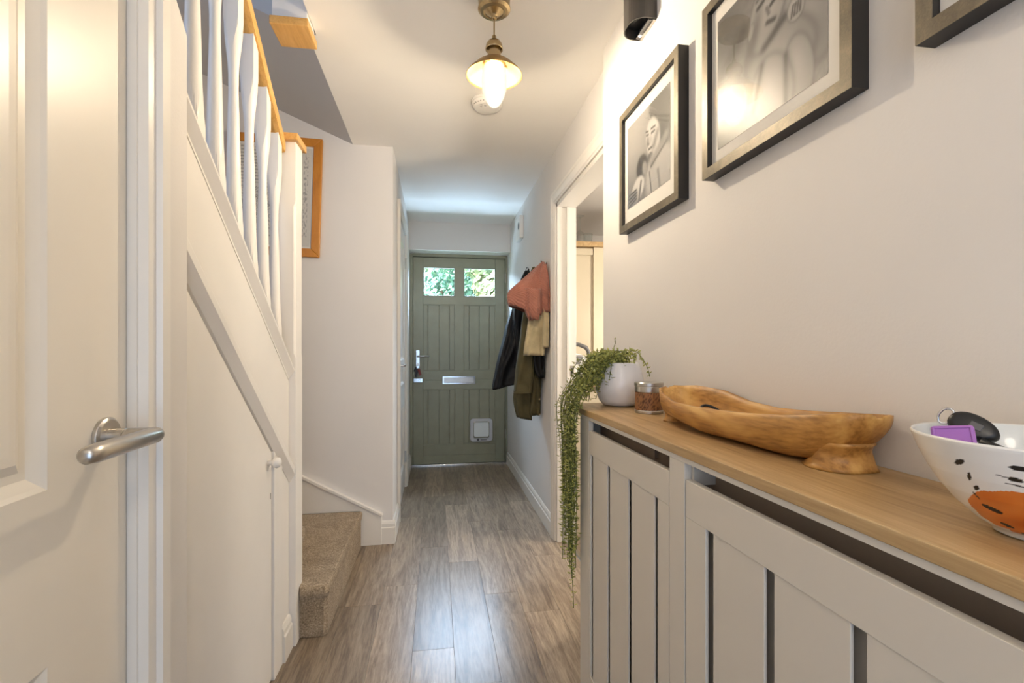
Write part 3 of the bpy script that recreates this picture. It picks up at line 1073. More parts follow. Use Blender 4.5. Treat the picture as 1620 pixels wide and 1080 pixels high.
# s, y, xc, half width, front rim z, back rim z, bottom z, bottom half width factor
tab = [(0.0, 1.112, .562, .012, 1.046, 1.048, 1.020, .6),
       (0.05, 1.098, .562, .034, 1.044, 1.048, .992, .55),
       (0.12, 1.065, .563, .052, 1.034, 1.051, .980, .5),
       (0.25, .995, .569, .064, 1.021, 1.046, .972, .5),
       (0.40, .915, .573, .068, 1.021, 1.030, .9665, .5),
       (0.55, .835, .577, .070, 1.024, 1.026, .9665, .5),
       (0.70, .755, .582, .067, 1.028, 1.030, .9668, .5),
       (0.82, .690, .586, .062, 1.034, 1.036, .9675, .52),
       (0.90, .648, .588, .056, 1.040, 1.040, .971, .55),
       (0.94, .622, .590, .052, 1.044, 1.042, .986, .55),
       (0.965, .602, .591, .046, 1.047, 1.044, 1.004, .6),
       (0.985, .588, .592, .036, 1.049, 1.046, 1.018, .7),
       (0.995, .580, .592, .024, 1.050, 1.046, 1.030, .7),
       (1.0, .576, .592, .010, 1.049, 1.046, 1.038, .7)]
rings = []
for i in range(61):
    s = i / 50 if i <= 44 else .88 + (i - 44) * .12 / 16
    y, xc, w, zf, zb, zo, bf = interp(tab, s)
    th = .011 * (1 if .08 < s < .92 else .6) * min(1, w / .03)
    ring = []
    # outer: back rim down, under, up to the front rim
    for k in range(13):
        t = pi * k / 12
        cx = cos(t)
        sx = sin(t)
        rim = zb if cx > 0 else zf
        xx = xc + w * (abs(cx) ** .62) * (1 if cx > 0 else -1)
        zz = rim - (rim - zo) * (sx ** .8)
        wob = .004 * noise.noise(Vector((xx * 14, y * 9, zz * 14)))
        ring.append((xx + wob, y, zz + (wob * .6 if k not in (0, 12) else 0)))
    # inner: front rim back to the back rim
    for k in range(13):
        t = pi - pi * k / 12
        cx = cos(t)
        sx = sin(t)
        rim = (zb if cx > 0 else zf) + .001
        xx = xc + max(.002, w - th) * (abs(cx) ** .7) * (1 if cx > 0 else -1)
        zz = rim - max(.003, (rim - zo - th) * max(0, min(1, (w - .020) / .026))) * (sx ** .8)
        ring.append((xx, y, zz))
    rings.append(ring)
mb = MB().loft(rings)
# flared feet (root stumps) blended under both ends
for fy, fx_, ztop, ry, rx, ry2, rx2, lean in ((.634, .589, 1.004, .030, .042, .046, .050, -.004), (1.088, .570, .996, .022, .030, .030, .034, .008)):
    fr = []
    H = ztop - SZ
    for k in range(9):
        t = k / 8
        fl_ = (1 - t) ** 2
        ring = []
        for j in range(24):
            a = 2 * pi * j / 24
            wob = 1 + .10 * noise.noise(Vector((cos(a) * 1.6, sin(a) * 1.6, t * 2 + fy)))
            ring.append((fx_ + (rx * (.8 + .12 * t * t) + (rx2 - rx * .8) * fl_) * cos(a) * wob, fy + lean * t + (ry * (.75 + .55 * t * t) + (ry2 - ry * .75) * fl_) * sin(a) * wob, SZ + .0005 + H * t))
        fr.append(ring)
    mb.loft(fr)
tray = mb.build('wooden_tray', M['olive'], None, smooth=True)
tag(tray, 'long rustic boat-shaped olive wood tray in the middle of the oak shelf', 'tray')
pp = MB().box(.548, .585, .965, 1.035, .988, .9995).build('folded_paper', M['paper'], None, bevel=.001)
tag(pp, 'small folded white paper lying inside the wooden tray', 'paper')
cc = MB()
cpts = [(.572 + .02 * cos(t / 10 * pi), .945 + .026 * sin(t / 10 * pi), 1.004 + .012 * sin(t / 10 * pi)) for t in range(0, 20)]
cc.tube(cpts + [cpts[0]], .003, 8)
cc = cc.build('cable_coil', M['blackp'], None, smooth=True)
tag(cc, 'black cord loop lying inside the wooden tray', 'cord')

# --- painted bowl
BX, BY, BR, BH = .556, .372, .105, .098
BS = .895     # overall scale of the bowl
bw = MB()
oprof = [(.030, 0), (.036, .001), (.038, .005), (.050, .013), (.066, .028), (.080, .046), (.091, .065), (.099, .083), (.1045, BH), (.1052, BH + .003), (.104, BH + .005), (.1015, BH + .003)]
iprof = [(.096, .083), (.088, .065), (.077, .047), (.063, .031), (.045, .017), (.02, .010)]
fine = []
for (r0, z0), (r1, z1) in zip(oprof[:-1], oprof[1:]):
    n = 20 if z1 - z0 > .008 else 3
    for k in range(n):
        fine.append((r0 + (r1 - r0) * k / n, z0 + (z1 - z0) * k / n))
fine.append(oprof[-1])
bw.lathe([(r * BS, SZ + z * BS) for r, z in fine + iprof], (BX, BY, 0), 420, cap0=True, cap1=True)
bowl = bw.build('ceramic_bowl', M['painted'], None, smooth=True)
tag(bowl, 'white ceramic bowl with orange blotch and black brush marks on the shelf', 'bowl')
# front-facing direction of the bowl: towards the camera and hall (-x, -y)
A0 = math.atan2(-.372, -.543)
MARKS = []   # (arc offset, height, half-length, half-height, tilt)
for u, h, l, w, tl in ((-.62, .080, .009, .0036, .5), (-.57, .066, .007, .003, 1.2), (-.55, .055, .0045, .0028, .8), (-.60, .046, .006, .0013, 2.0), (-.50, .034, .011, .004, -.25), (-.45, .017, .007, .003, -.3),
                       (-.14, .084, .010, .0036, .0), (-.05, .083, .010, .0011, -.1), (-.10, .071, .030, .0012, -.15), (-.18, .072, .008, .0032, -.1), (-.13, .066, .020, .001, -.1), (.10, .068, .022, .001, -.25),
                       (.12, .060, .006, .003, -.1), (-.05, .044, .007, .0022, -.5), (-.10, .009, .012, .004, -.2), (.12, .008, .014, .004, -.1), (.3, .008, .014, .005, .0), (.16, .0495, .007, .002, -.1),
                       (.4, .075, .02, .0012, -.2), (.5, .06, .007, .003, .3)):
    MARKS.append((u, h, l * .72, w * .68, tl))


def bowl_tone(co):
    co = co / BS
    r = sqrt(co.x ** 2 + co.y ** 2)
    white = srgb(236, 233, 228)
    z = co.z
    a = math.atan2(co.y, co.x) - A0
    a = (a + pi) % (2 * pi) - pi
    # inside of the bowl
    router = None
    for (r0, z0), (r1, z1) in zip(oprof[:-1], oprof[1:]):
        if z0 <= z <= z1 and z1 > z0:
            router = r0 + (r1 - r0) * (z - z0) / (z1 - z0)
            break
    if router is None or r < router - .0016:
        return srgb(222, 226, 226)
    s = a * r
    n = noise.noise(Vector((s * 120, z * 120, 1.5)))
    for u, h, l, w, tl in MARKS:
        dx = (a - u) * r
        dz = (z - h)
        p = dx * cos(tl) + dz * sin(tl)
        q = -dx * sin(tl) + dz * cos(tl)
        if (p / l) ** 2 + (q / w) ** 2 < 1 + n * .25:
            return srgb(26, 24, 24)
    dx = (a + .10) * r
    dz = (z - .035)
    if (abs(dx) / .050) ** 2.0 + (abs(dz - dx * .05) / .0255) ** 2 < 1 + n * .10:
        v = .5 + .5 * noise.noise(Vector((s * 40, z * 70, 7)))
        c0, c1 = srgb(206, 98, 20), srgb(232, 140, 62)
        return tuple(x + (y - x) * v for x, y in zip(c0, c1))
    return white


paint(bowl, bowl_tone)
# purple tag resting in the bowl
tg = thing('key_tag', 'purple rubber key tag poking out of the painted bowl', 'key tag', (.503, .41, 1.03))
import mathutils


def rot_box(name, mat, parent, c, size, rot, bevel=.002):
    R = mathutils.Euler(rot).to_matrix()
    mb = MB().box(-size[0] / 2, size[0] / 2, -size[1] / 2, size[1] / 2, -size[2] / 2, size[2] / 2)
    mb.v = [tuple(R @ Vector(p) + Vector(c)) for p in mb.v]
    return mb.build(name, mat, parent, bevel=bevel)


TRT = (radians(72), radians(-8), radians(-52))
TC = Vector((.506, .4085, 1.049))
rot_box('tag_body', M['purple'], tg, TC, (.033, .028, .008), TRT, .003)
RT = mathutils.Euler(TRT).to_matrix()
mbt = MB()
for q in ((-.015, .015, .0105, .0125), (-.015, .015, -.0125, -.0105), (-.015, -.013, -.0125, .0125), (.013, .015, -.0125, .0125)):
    mbt.box(q[0], q[1], q[2], q[3], .0035, .0052)
mbt.v = [tuple(RT @ Vector(p) + TC) for p in mbt.v]
mbt.build('tag_rim', M['purple'], tg, bevel=.001)
# car key fob
kf = thing('car_key', 'black car key fob with loop resting on the rim of the painted bowl', 'key', (.56, .42, 1.04))
RK = mathutils.Euler((radians(58), radians(25), radians(-60))).to_matrix()
KC = Vector((.549, .427, 1.058))
rings = []
for k, (sc, zz) in enumerate(((.72, -.0065), (.95, -.005), (1.0, 0), (.95, .005), (.72, .0065))):
    rings.append([tuple(RK @ Vector((.0215 * sc * cos(a) * (1 + .12 * cos(a)), .0135 * sc * sin(a), zz)) + KC) for a in [2 * pi * j / 24 for j in range(24)]])
MB().loft(rings).build('fob', M['blackp'], kf, smooth=True)
rot_box('button', M['greyplastic'], kf, KC + RK @ Vector((.004, 0, .0068)), (.011, .008, .0016), (radians(58), radians(25), radians(-60)), .001)
MB().tube([tuple(KC + RK @ Vector((-.021 + .006 * cos(a), .008 * sin(a), .004 * sin(a)))) for a in [2 * pi * j / 12 for j in range(13)]], .0013, 8).build('ring', M['chrome'], kf, smooth=True)
MB().tube([tuple(KC + Vector((-.012, -.018, -.012))), tuple(KC + Vector((-.002, -.036, -.020))), tuple(KC + Vector((.004, -.06, -.04)))], .0045, 8).build('strap', M['blackp'], kf, smooth=True)

# ================================================================== PICTURES ON THE RIGHT WALL
FX = .62


def soft(d, w):
    return 1 / (1 + math.exp(max(-30, min(30, d / w))))


def blob(s, t, cs, ct, rs, rt, ang=0, w=.12):
    x, y = s - cs, t - ct
    p = x * cos(ang) + y * sin(ang)
    q = -x * sin(ang) + y * cos(ang)
    return soft(sqrt((p / rs) ** 2 + (q / rt) ** 2) - 1, w)


def seg(s, t, a, b, w, e=.3):
    ax, ay = a
    bx, by = b
    dx, dy = bx - ax, by - ay
    k = max(0, min(1, ((s - ax) * dx + (t - ay) * dy) / (dx * dx + dy * dy + 1e-9)))
    d = sqrt((s - ax - k * dx) ** 2 + (t - ay - k * dy) ** 2)
    return soft(d / w - 1, e)


def over(v, target, m):
    return v + (target - v) * m


def shot_parent(s, t):
    """black-and-white print: parent in a headband and hooded top looking down at a small child"""
    v = .50 + .04 * s
    v = over(v, .66, blob(s, t, .1, .9, .5, .5, 0, .3))
    v = over(v, .30, blob(s, t, .86, .60, .14, .24, .2))          # hair at the back
    v = over(v, .36, blob(s, t, .80, .86, .26, .17, -.5, .06))         # headband
    v = over(v, .14, seg(s, t, (.60, .86), (.98, .66), .012))
    v = over(v, .14, seg(s, t, (.60, .82), (.98, .61), .010))
    v = over(v, .80, blob(s, t, .64, .60, .15, .24, .25, .05))         # face
    v = over(v, .72, blob(s, t, .56, .60, .06, .05))
    v = over(v, .22, seg(s, t, (.48, .735), (.535, .715), .009))    # brows and eyes
    v = over(v, .22, seg(s, t, (.60, .715), (.69, .705), .009))
    v = over(v, .34, seg(s, t, (.495, .69), (.54, .675), .011))
    v = over(v, .30, seg(s, t, (.61, .665), (.675, .66), .012))
    v = over(v, .56, blob(s, t, .52, .60, .03, .06))
    v = over(v, .45, seg(s, t, (.515, .585), (.55, .565), .010))
    v = over(v, .30, seg(s, t, (.545, .51), (.62, .505), .011))
    v = over(v, .50, seg(s, t, (.66, .50), (.74, .62), .03, .5))
    v = over(v, .40, blob(s, t, .58, .41, .07, .05))              # chin shade
    v = over(v, .74, blob(s, t, .80, .10, .33, .36, .35, .05))         # hooded top
    v = over(v, .60, seg(s, t, (.62, .33), (.92, .50), .05))
    v = over(v, .42, seg(s, t, (.60, .30), (.95, .44), .014))
    v = over(v, .50, seg(s, t, (.56, .25), (.62, -.05), .012))
    v = over(v, .55, seg(s, t, (.75, .2), (.8, -.05), .02))
    v = over(v, .22, blob(s, t, .38, .38, .13, .14, .3, .06))          # child's head
    v = over(v, .62, blob(s, t, .45, .34, .06, .09, .3))
    v = over(v, .84, blob(s, t, .28, .16, .17, .13, .5, .06))          # blanket
    v = over(v, .58, blob(s, t, .16, .07, .13, .10, .4))          # hand
    for k in range(4):
        v = over(v, .22, seg(s, t, (.05, .02 + .045 * k), (.24, .06 + .035 * k), .009))
    v = over(v, .35, seg(s, t, (.36, .22), (.30, .0), .016))
    return v


def shot_child(s, t):
    """black-and-white print: a small child lying on a fluffy blanket"""
    n = noise.noise(Vector((s * 26, t * 26, 0))) * .06 + noise.noise(Vector((s * 60, t * 60, 4))) * .05

    def limb(v, tone, cs, ct, rs, rt, ang, edge=.035, dark=.26):
        v = over(v, dark, .75 * blob(s, t, cs, ct, rs * 1.06, rt * 1.06, ang, .06))
        v = over(v, tone, blob(s, t, cs, ct, rs, rt, ang, edge))
        return over(v, min(.95, tone + .14), .8 * blob(s, t, cs - rs * .15, ct + rt * .2, rs * .5, rt * .5, ang, .5))
    v = .60 + n
    v = over(v, .38, blob(s, t, .02, .98, .3, .45, 0, .4))
    v = over(v, .30, seg(s, t, (.02, .52), (.30, .72), .05, .5))
    v = over(v, .16, blob(s, t, .04, .05, .30, .20, .3, .3))
    v = over(v, .80, blob(s, t, .08, .38, .14, .10, .5, .3))
    v = limb(v, .56, .90, .40, .13, .28, .2)                      # far arm
    v = limb(v, .58, .62, .36, .31, .19, -.45)                    # trunk
    v = limb(v, .64, .53, .72, .16, .26, -.35)                    # head
    v = over(v, .34, .8 * blob(s, t, .40, .60, .04, .15, -.35, .4))
    v = limb(v, .58, .375, .66, .025, .055, -.3)                  # ear
    v = over(v, .40, .7 * blob(s, t, .47, .93, .13, .07, -.35, .3))  # fine hair
    v = over(v, .14, seg(s, t, (.44, .775), (.495, .79), .012))   # eyes, brow, nose, mouth
    v = over(v, .34, seg(s, t, (.43, .83), (.50, .855), .010))
    v = over(v, .14, seg(s, t, (.56, .715), (.615, .735), .012))
    v = over(v, .20, seg(s, t, (.53, .62), (.595, .60), .014))
    v = over(v, .40, seg(s, t, (.525, .72), (.545, .67), .012))
    v = over(v, .24, seg(s, t, (.50, .47), (.68, .55), .022, .5)) # neck shade
    v = limb(v, .66, .77, .54, .065, .075, .2)                    # fist
    for k in range(4):
        v = over(v, .22, seg(s, t, (.735 + .022 * k, .50), (.75 + .02 * k, .57), .006))
    v = limb(v, .62, .79, .15, .11, .22, .15)                     # thighs
    v = limb(v, .64, .57, .14, .17, .25, .3)
    v = over(v, .26, seg(s, t, (.48, .36), (.40, .10), .016, .6))
    v = over(v, .26, seg(s, t, (.69, .30), (.69, .02), .014, .6))
    return v


def shot_plain(s, t):
    return .5 + .2 * noise.noise(Vector((s * 3, t * 3, 9)))


def wall_picture(y1, w, z0, h, label, fn, photo=(.037, .040, .315, .288), grid=110):
    """y1: far (left) edge; opening carries mount, print and glass"""
    y0 = y1 - w
    t = thing('picture_frame', label, 'picture', (XN - .015, (y0 + y1) / 2, z0), group='framed photographs on the right wall')
    b = .022
    z1 = z0 + h
    for nm, poly in (('frame_side', [(y1, z0), (y1, z1), (y1 - b, z1 - b), (y1 - b, z0 + b)]), ('frame_side', [(y0, z0), (y0 + b, z0 + b), (y0 + b, z1 - b), (y0, z1)]),
                     ('frame_rail', [(y0, z0), (y1, z0), (y1 - b, z0 + b), (y0 + b, z0 + b)]), ('frame_rail', [(y0, z1), (y0 + b, z1 - b), (y1 - b, z1 - b), (y1, z1)])):
        # dark body with a grey-gold face
        o = MB().prism(poly, 'x', FX + .0012, XN - .0005).build(nm, M['framedark'], t)
        MB().prism(poly, 'x', FX, FX + .0014).build('frame_face', M['frame'], o)
    box('mount', M['mat'], t, FX + .0125, FX + .016, y0 + b, y1 - b, z0 + b, z1 - b)
    n = grid
    mb = MB()
    py1, pz0 = y1 - photo[0], z0 + photo[1]
    for j in range(n + 1):
        for i in range(n + 1):
            mb.v.append((FX + .0118, py1 - photo[2] * i / n, pz0 + photo[3] * j / n))
    for j in range(n):
        for i in range(n):
            k = j * (n + 1) + i
            mb.f.append((k, k + 1, k + n + 2, k + n + 1))
    ph = mb.build('photo_print', M['photo'], t)
    off = t.location

    def tone(co):
        s = (py1 - (co.y + off.y)) / photo[2]
        tt = (co.z + off.z - pz0) / photo[3]
        v = max(.02, min(1, (fn(s, tt) - .06) * 1.12)) ** 2.1 * .86
        return (v, v * .965, v * .92)
    paint(ph, tone)
    box('glass', M['pglass'], t, FX + .0092, FX + .0102, y0 + b, y1 - b, z0 + b, z1 - b)
    return t


wall_picture(1.592, .410, 1.528, .400, 'framed black-and-white photo of a parent in a headband holding a child', shot_parent, (.045, .072, .300, .268))
wall_picture(1.066, .418, 1.534, .400, 'framed black-and-white photo of a child lying on a fluffy blanket', shot_child, (.046, .054, .315, .290))
wall_picture(.549, .418, 1.535, .400, 'nearest dark picture frame cut off by the top right corner', shot_plain, (.046, .054, .315, .290), 20)

# ------------------------------------------------------------------ pine framed document on the stair wall
pf = thing('picture_frame', 'pine framed document hanging behind the stair balusters', 'picture', (-.905, YP - .012, 1.66))
X0, X1, Z0, Z1 = -.253, .253, 0, .672
b = .047
for nm, poly in (('frame_side', [(X0, Z0), (X0 + b, Z0 + b), (X0 + b, Z1 - b), (X0, Z1)]), ('frame_side', [(X1, Z0), (X1, Z1), (X1 - b, Z1 - b), (X1 - b, Z0 + b)]),
                 ('frame_rail', [(X0, Z0), (X1, Z0), (X1 - b, Z0 + b), (X0 + b, Z0 + b)]), ('frame_rail', [(X0, Z1), (X0 + b, Z1 - b), (X1 - b, Z1 - b), (X1, Z1)])):
    pl_ = [(p[0] + pf.location.x, p[1] + pf.location.z) for p in poly]
    MB().prism(pl_, 'y', YP - .024, YP - .003).build(nm, M['pine'], pf, bevel=.004)
Lx, Lz = pf.location.x, pf.location.z
box('mount', M['mat'], pf, Lx + X0 + b - .005, Lx + X1 - b + .005, YP - .012, YP - .009, Lz + Z0 + b - .005, Lz + Z1 - b + .005)
n = 150
mb = MB()
for j in range(n + 1):
    for i in range(n + 1):
        mb.v.append((Lx + X0 + .058 + (X1 - X0 - .116) * i / n, YP - .0128, Lz + .058 + (Z1 - .116) * j / n))
for j in range(n):
    for i in range(n):
        k = j * (n + 1) + i
        mb.f.append((k, k + 1, k + n + 2, k + n + 1))
doc = mb.build('document_print', M['photo'], pf)


def doc_tone(co):
    s = (co.x - X0 - .058) / (X1 - X0 - .116)
    t = (co.z - .058) / (Z1 - .116)
    v = .74
    if t > .62 and s < .86:
        if (t * 31) % 1 < .42 and .04 < s < .82:
            v = .42 if noise.noise(Vector((s * 40, int(t * 31), 0))) > -.25 else .7
    elif t < .60 and s < .86:
        q = noise.noise(Vector((s * 26, t * 34, 2)))
        if abs(q) < .09 and abs(t - .33) < .25:
            v = .34
    else:
        q = noise.noise(Vector((s * 60, t * 34, 5)))
        if .90 < s < .96 and q > .12 and (.1 < t < .95):
            v = .4
    return (v, v * .95, v * .84)


paint(doc, doc_tone)
box('glass', M['pglass'], pf, Lx + X0 + b, Lx + X1 - b, YP - .0165, YP - .0155, Lz + Z0 + b, Lz + Z1 - b)
pf.rotation_euler = (0, radians(1.6), 0)
pf.location.x -= .004

# ================================================================== LIGHT FITTINGS
# pendant
QX, QY = .192, 1.62
pe = thing('pendant_light', 'antique brass pendant lamp with clear glass globe hanging from the hall ceiling', 'pendant light', (QX, QY, 1.945))
c3 = (QX, QY, 0)
MB().lathe([(.052, CEIL - .0005), (.054, CEIL - .004), (.052, CEIL - .034), (.0545, CEIL - .038), (.0545, CEIL - .043), (.046, CEIL - .050), (.036, CEIL - .052), (.032, CEIL - .050), (.012, CEIL - .062), (.009, CEIL - .066), (.008, CEIL - .074), (.004, CEIL - .076)],
           c3, 40).build('ceiling_rose', M['brass'], pe, smooth=False, bevel=.0008)
MB().tube([(QX, QY, CEIL - .07), (QX, QY, 2.165)], .0028, 10).build('cord', M['brass'], pe)
MB().lathe([(.004, 2.186), (.0075, 2.182), (.007, 2.172), (.011, 2.168), (.020, 2.165), (.027, 2.154), (.029, 2.142), (.029, 2.137), (.0265, 2.137), (.0255, 2.150), (.014, 2.160)], c3, 36).build('holder_cap', M['brass'], pe, smooth=True)
MB().lathe([(.012, 2.162), (.0195, 2.158), (.0205, 2.142), (.0225, 2.115), (.024, 2.106), (.024, 2.100), (.02, 2.098)], c3, 36).build('lamp_holder', M['brass'], pe)
MB().lathe([(.0225, 2.107), (.034, 2.101), (.060, 2.083), (.088, 2.056), (.0935, 2.048), (.0945, 2.049), (.089, 2.058), (.061, 2.0855), (.035, 2.1035), (.0225, 2.1095)], c3, 56, cap0=False, cap1=False).build('lamp_shade', M['shade'], pe, smooth=True)
gp = [(.026, 2.098), (.030, 2.090), (.038, 2.070), (.0425, 2.045), (.0430, 2.025), (.040, 2.0), (.032, 1.975), (.020, 1.955), (.010, 1.947), (.003, 1.945)]
MB().lathe(gp, c3, 40, cap0=False).build('glass_globe', M['globe'], pe, smooth=True)
MB().lathe([(.003, 2.026), (.007, 2.018), (.0095, 1.998), (.0085, 1.974), (.003, 1.964)], c3, 28).build('bulb', M['bulb'], pe, smooth=True)
MB().lathe([(.010, 2.098), (.011, 2.06), (.0085, 2.04), (.005, 2.0255)], c3, 20).build('bulb_cap', M['plastic'], pe, smooth=True)
# gallery ring with three small thumb screws
gr = MB().lathe([(.0285, 2.098), (.0335, 2.098), (.0335, 2.084), (.032, 2.084), (.032, 2.0965), (.0285, 2.0965)], c3, 32, cap0=False, cap1=False)
for k in range(3):
    a = radians(15 + 120 * k)
    gr.tube([(QX + .032 * cos(a), QY + .032 * sin(a), 2.09), (QX + .048 * cos(a), QY + .048 * sin(a), 2.09)], .0028, 8)
gr.build('gallery', M['brass'], pe)

# wall washer
wl = thing('wall_light', 'black half-round wall washer light high on the right wall above the photos', 'wall light', (XN - .04, 1.42, 2.12))
# plan outline: flat back on the wall, rounded outer corners


def dplan(ins=0.0):
    x0, y0, y1, r = .576 + ins, 1.366 + ins, 1.478 - ins, .045 - ins
    pts = [(XN - .001, y0)]
    for k in range(9):
        a = radians(-90 - 90 * k / 8)
        pts.append((x0 + r + r * cos(a), y0 + r + r * sin(a)))
    for k in range(9):
        a = radians(180 - 90 * k / 8)
        pts.append((x0 + r + r * cos(a), y1 - r + r * sin(a)))
    pts.append((XN - .001, y1))
    return pts


po, pi_ = dplan(), dplan(.003)
WZ0, WZ1 = 2.122, 2.262
rings = [[(x, y, WZ1) for x, y in pi_], [(x, y, WZ1) for x, y in po], [(x, y, WZ0) for x, y in po], [(x, y, WZ0) for x, y in pi_], [(x, y, WZ1) for x, y in pi_]]
MB().loft(rings, False, False).build('housing', M['black'], wl)
bp = box('back_plate', M['steel'], wl, XN - .010, XN - .0005, 1.372, 1.474, WZ0 - .002, WZ1 + .002, .001)
MB().prism(dplan(.004), 'z', WZ0 + .030, WZ0 + .036).build('baffle', M['blackp'], wl)
ip = box('info_plate', M['greyplastic'], wl, .628, XN - .010, 1.376, 1.470, WZ0 - .001, WZ0 + .002, .0005)
MB().lathe([(.0045, WZ0 - .002), (.0045, WZ0)], (.634, 1.452, 0), 14).build('indicator', M['led'], ip)
mb = MB()
for k in range(6):
    mb.box(.636, .640, 1.384 + k * .009, 1.388 + k * .009, WZ0 - .0016, WZ0 - .0009)
mb.build('printed_marks', M['blackp'], ip)
light('wall_light_beam', 'SPOT', (.606, 1.425, WZ0 + .02), (0, radians(14), 0), 1.5, (1.0, .95, .87), spot_size=radians(118), spot_blend=.55, shadow_soft_size=.02)

# smoke alarm
sa = thing('smoke_alarm', 'round white smoke alarm on the ceiling behind the pendant lamp', 'smoke alarm', (.24, 2.31, CEIL - .036))
c3 = (.24, 2.31, 0)
MB().lathe([(.074, CEIL - .0005), (.076, CEIL - .004), (.074, CEIL - .012)], c3, 44).build('base', M['plastic'], sa)
MB().lathe([(.071, CEIL - .012), (.072, CEIL - .013), (.069, CEIL - .026), (.058, CEIL - .034), (.03, CEIL - .036)], c3, 44).build('cover', M['plastic'], sa, smooth=False, bevel=.002)
mb = MB()
for k in range(7):
    a = radians(190 + k * 12)
    mb.box(.24 + .068 * cos(a) - .002, .24 + .068 * cos(a) + .002, 2.31 + .068 * sin(a) - .002, 2.31 + .068 * sin(a) + .002, CEIL - .0285, CEIL - .0255)
for dx, dy in ((-.03, -.035), (-.012, -.03), (-.03, -.018)):
    mb.box(.24 + dx - .005, .24 + dx + .005, 2.31 + dy - .0015, 2.31 + dy + .0015, CEIL - .0368, CEIL - .0355)
mb.build('vent_slots', M['greyplastic'], sa)

# door chime on the far right wall
ch = thing('door_chime', 'small white door chime box with black dot on the right wall near the front door', 'door chime', (XR - .015, 3.98, 2.03))
box('case', M['plastic'], ch, XR - .034, XR - .0005, 3.875, 4.07, 2.03, 2.215, .006, 3)
MB().lathe([(.03, XR - .0355), (.03, XR - .0335)], (0, 3.925, 2.135), 24, 'x').build('sensor', M['blackp'], ch)

# ================================================================== COATS


def cloth_loft(rows, fold=.006, nf=7, ph=0.0, K=40, hollow=True, lean=0.0):
    """rows: (z, x left, x right, y centre, half depth); soft folded garment surface"""
    T = []
    # densify
    for a, b in zip(rows[:-1], rows[1:]):
        n = max(2, int(abs(a[0] - b[0]) / .018))
        for k in range(n):
            t = k / n
            T.append([p + (q - p) * t for p, q in zip(a, b)])
    T.append(list(rows[-1]))
    # smooth
    for it in range(2):
        S = [T[0]] + [[(x + 2 * y + w) / 4 for x, y, w in zip(T[i - 1], T[i], T[i + 1])] for i in range(1, len(T) - 1)] + [T[-1]]
        T = S
    zt, zb = T[0][0], T[-1][0]
    rings = []
    for z, xl, xr, yc, d in T:
        f = (zt - z) / (zt - zb)
        ring = []
        cx, w = (xl + xr) / 2, (xr - xl) / 2
        for j in range(K):
            a = 2 * pi * j / K
            sup = .75
            ca, sa_ = cos(a), sin(a)
            px = w * (abs(ca) ** sup) * (1 if ca > 0 else -1)
            py = d * (abs(sa_) ** sup) * (1 if sa_ > 0 else -1)
            rr = fold * f ** .5 * sin(nf * a + ph + 5 * noise.noise(Vector((ca, sa_, z * 3 + ph)))) + fold * 1.2 * noise.noise(Vector((cx * 8 + ca * 1.5, sa_ * 1.5, z * 7 + ph)))
            ring.append((cx + px + rr * ca * .5, yc + py + rr * sa_ * 1.3, z - lean * px))
        rings.append(ring)
    if hollow:
        last = rings[-1]
        n = len(last)
        c = [sum(p[i] for p in last) / n for i in range(3)]
        for sc, dz in ((.94, .004), (.9, .05), (.5, .08)):
            rings.append([(c[0] + (p[0] - c[0]) * sc, c[1] + (p[1] - c[1]) * sc, p[2] + dz) for p in last])
    return MB().loft(rings)


def hook(y, z, label):
    h = thing('coat_hook', label, 'hook', (XR, y, z), group='coat hooks on the right wall')
    MB().lathe([(.014, XR - .0005), (.014, XR - .004), (.006, XR - .006)], (0, y, z), 20, 'x').build('hook_plate', M['black'], h)
    MB().tube([(XR - .004, y, z), (XR - .02, y, z - .006), (XR - .032, y, z + .002), (XR - .036, y, z + .022)], .004, 8).build('hook_arm', M['black'], h, smooth=True)


hook(3.05, 1.675, 'dark coat hook carrying the pink quilted jacket')
hook(3.28, 1.675, 'dark coat hook hidden behind the olive coat collar')
hook(3.5, 1.69, 'dark coat hook carrying the black padded coat')

cb = thing('coat', 'black padded coat hanging nearest the green front door', 'coat', (.58, 3.45, .84), group='coats on the hooks')
cloth_loft([(1.700, .636, .660, 3.47, .012), (1.641, .602, .682, 3.46, .03), (1.573, .574, .690, 3.45, .05), (1.368, .515, .692, 3.45, .07), (1.185, .46, .672, 3.45, .085), (1.004, .424, .655, 3.45, .09),
            (.93, .408, .645, 3.45, .09), (.875, .402, .63, 3.45, .085)], .016, 9, 1.0, lean=-.28).build('coat_body', M['cblack'], cb, smooth=True)
cloth_loft([(1.55, .56, .63, 3.40, .03), (1.35, .53, .61, 3.37, .042), (1.15, .545, .625, 3.365, .045), (1.0, .54, .61, 3.37, .04)], .012, 5, 3.0).build('sleeve', M['cblack'], cb, smooth=True)
MB().tube([(.636, 3.46, 1.69), (.648, 3.46, 1.72), (.662, 3.49, 1.722), (.672, 3.5, 1.71)], .003, 6).build('hanging_loop', M['cblack'], cb)

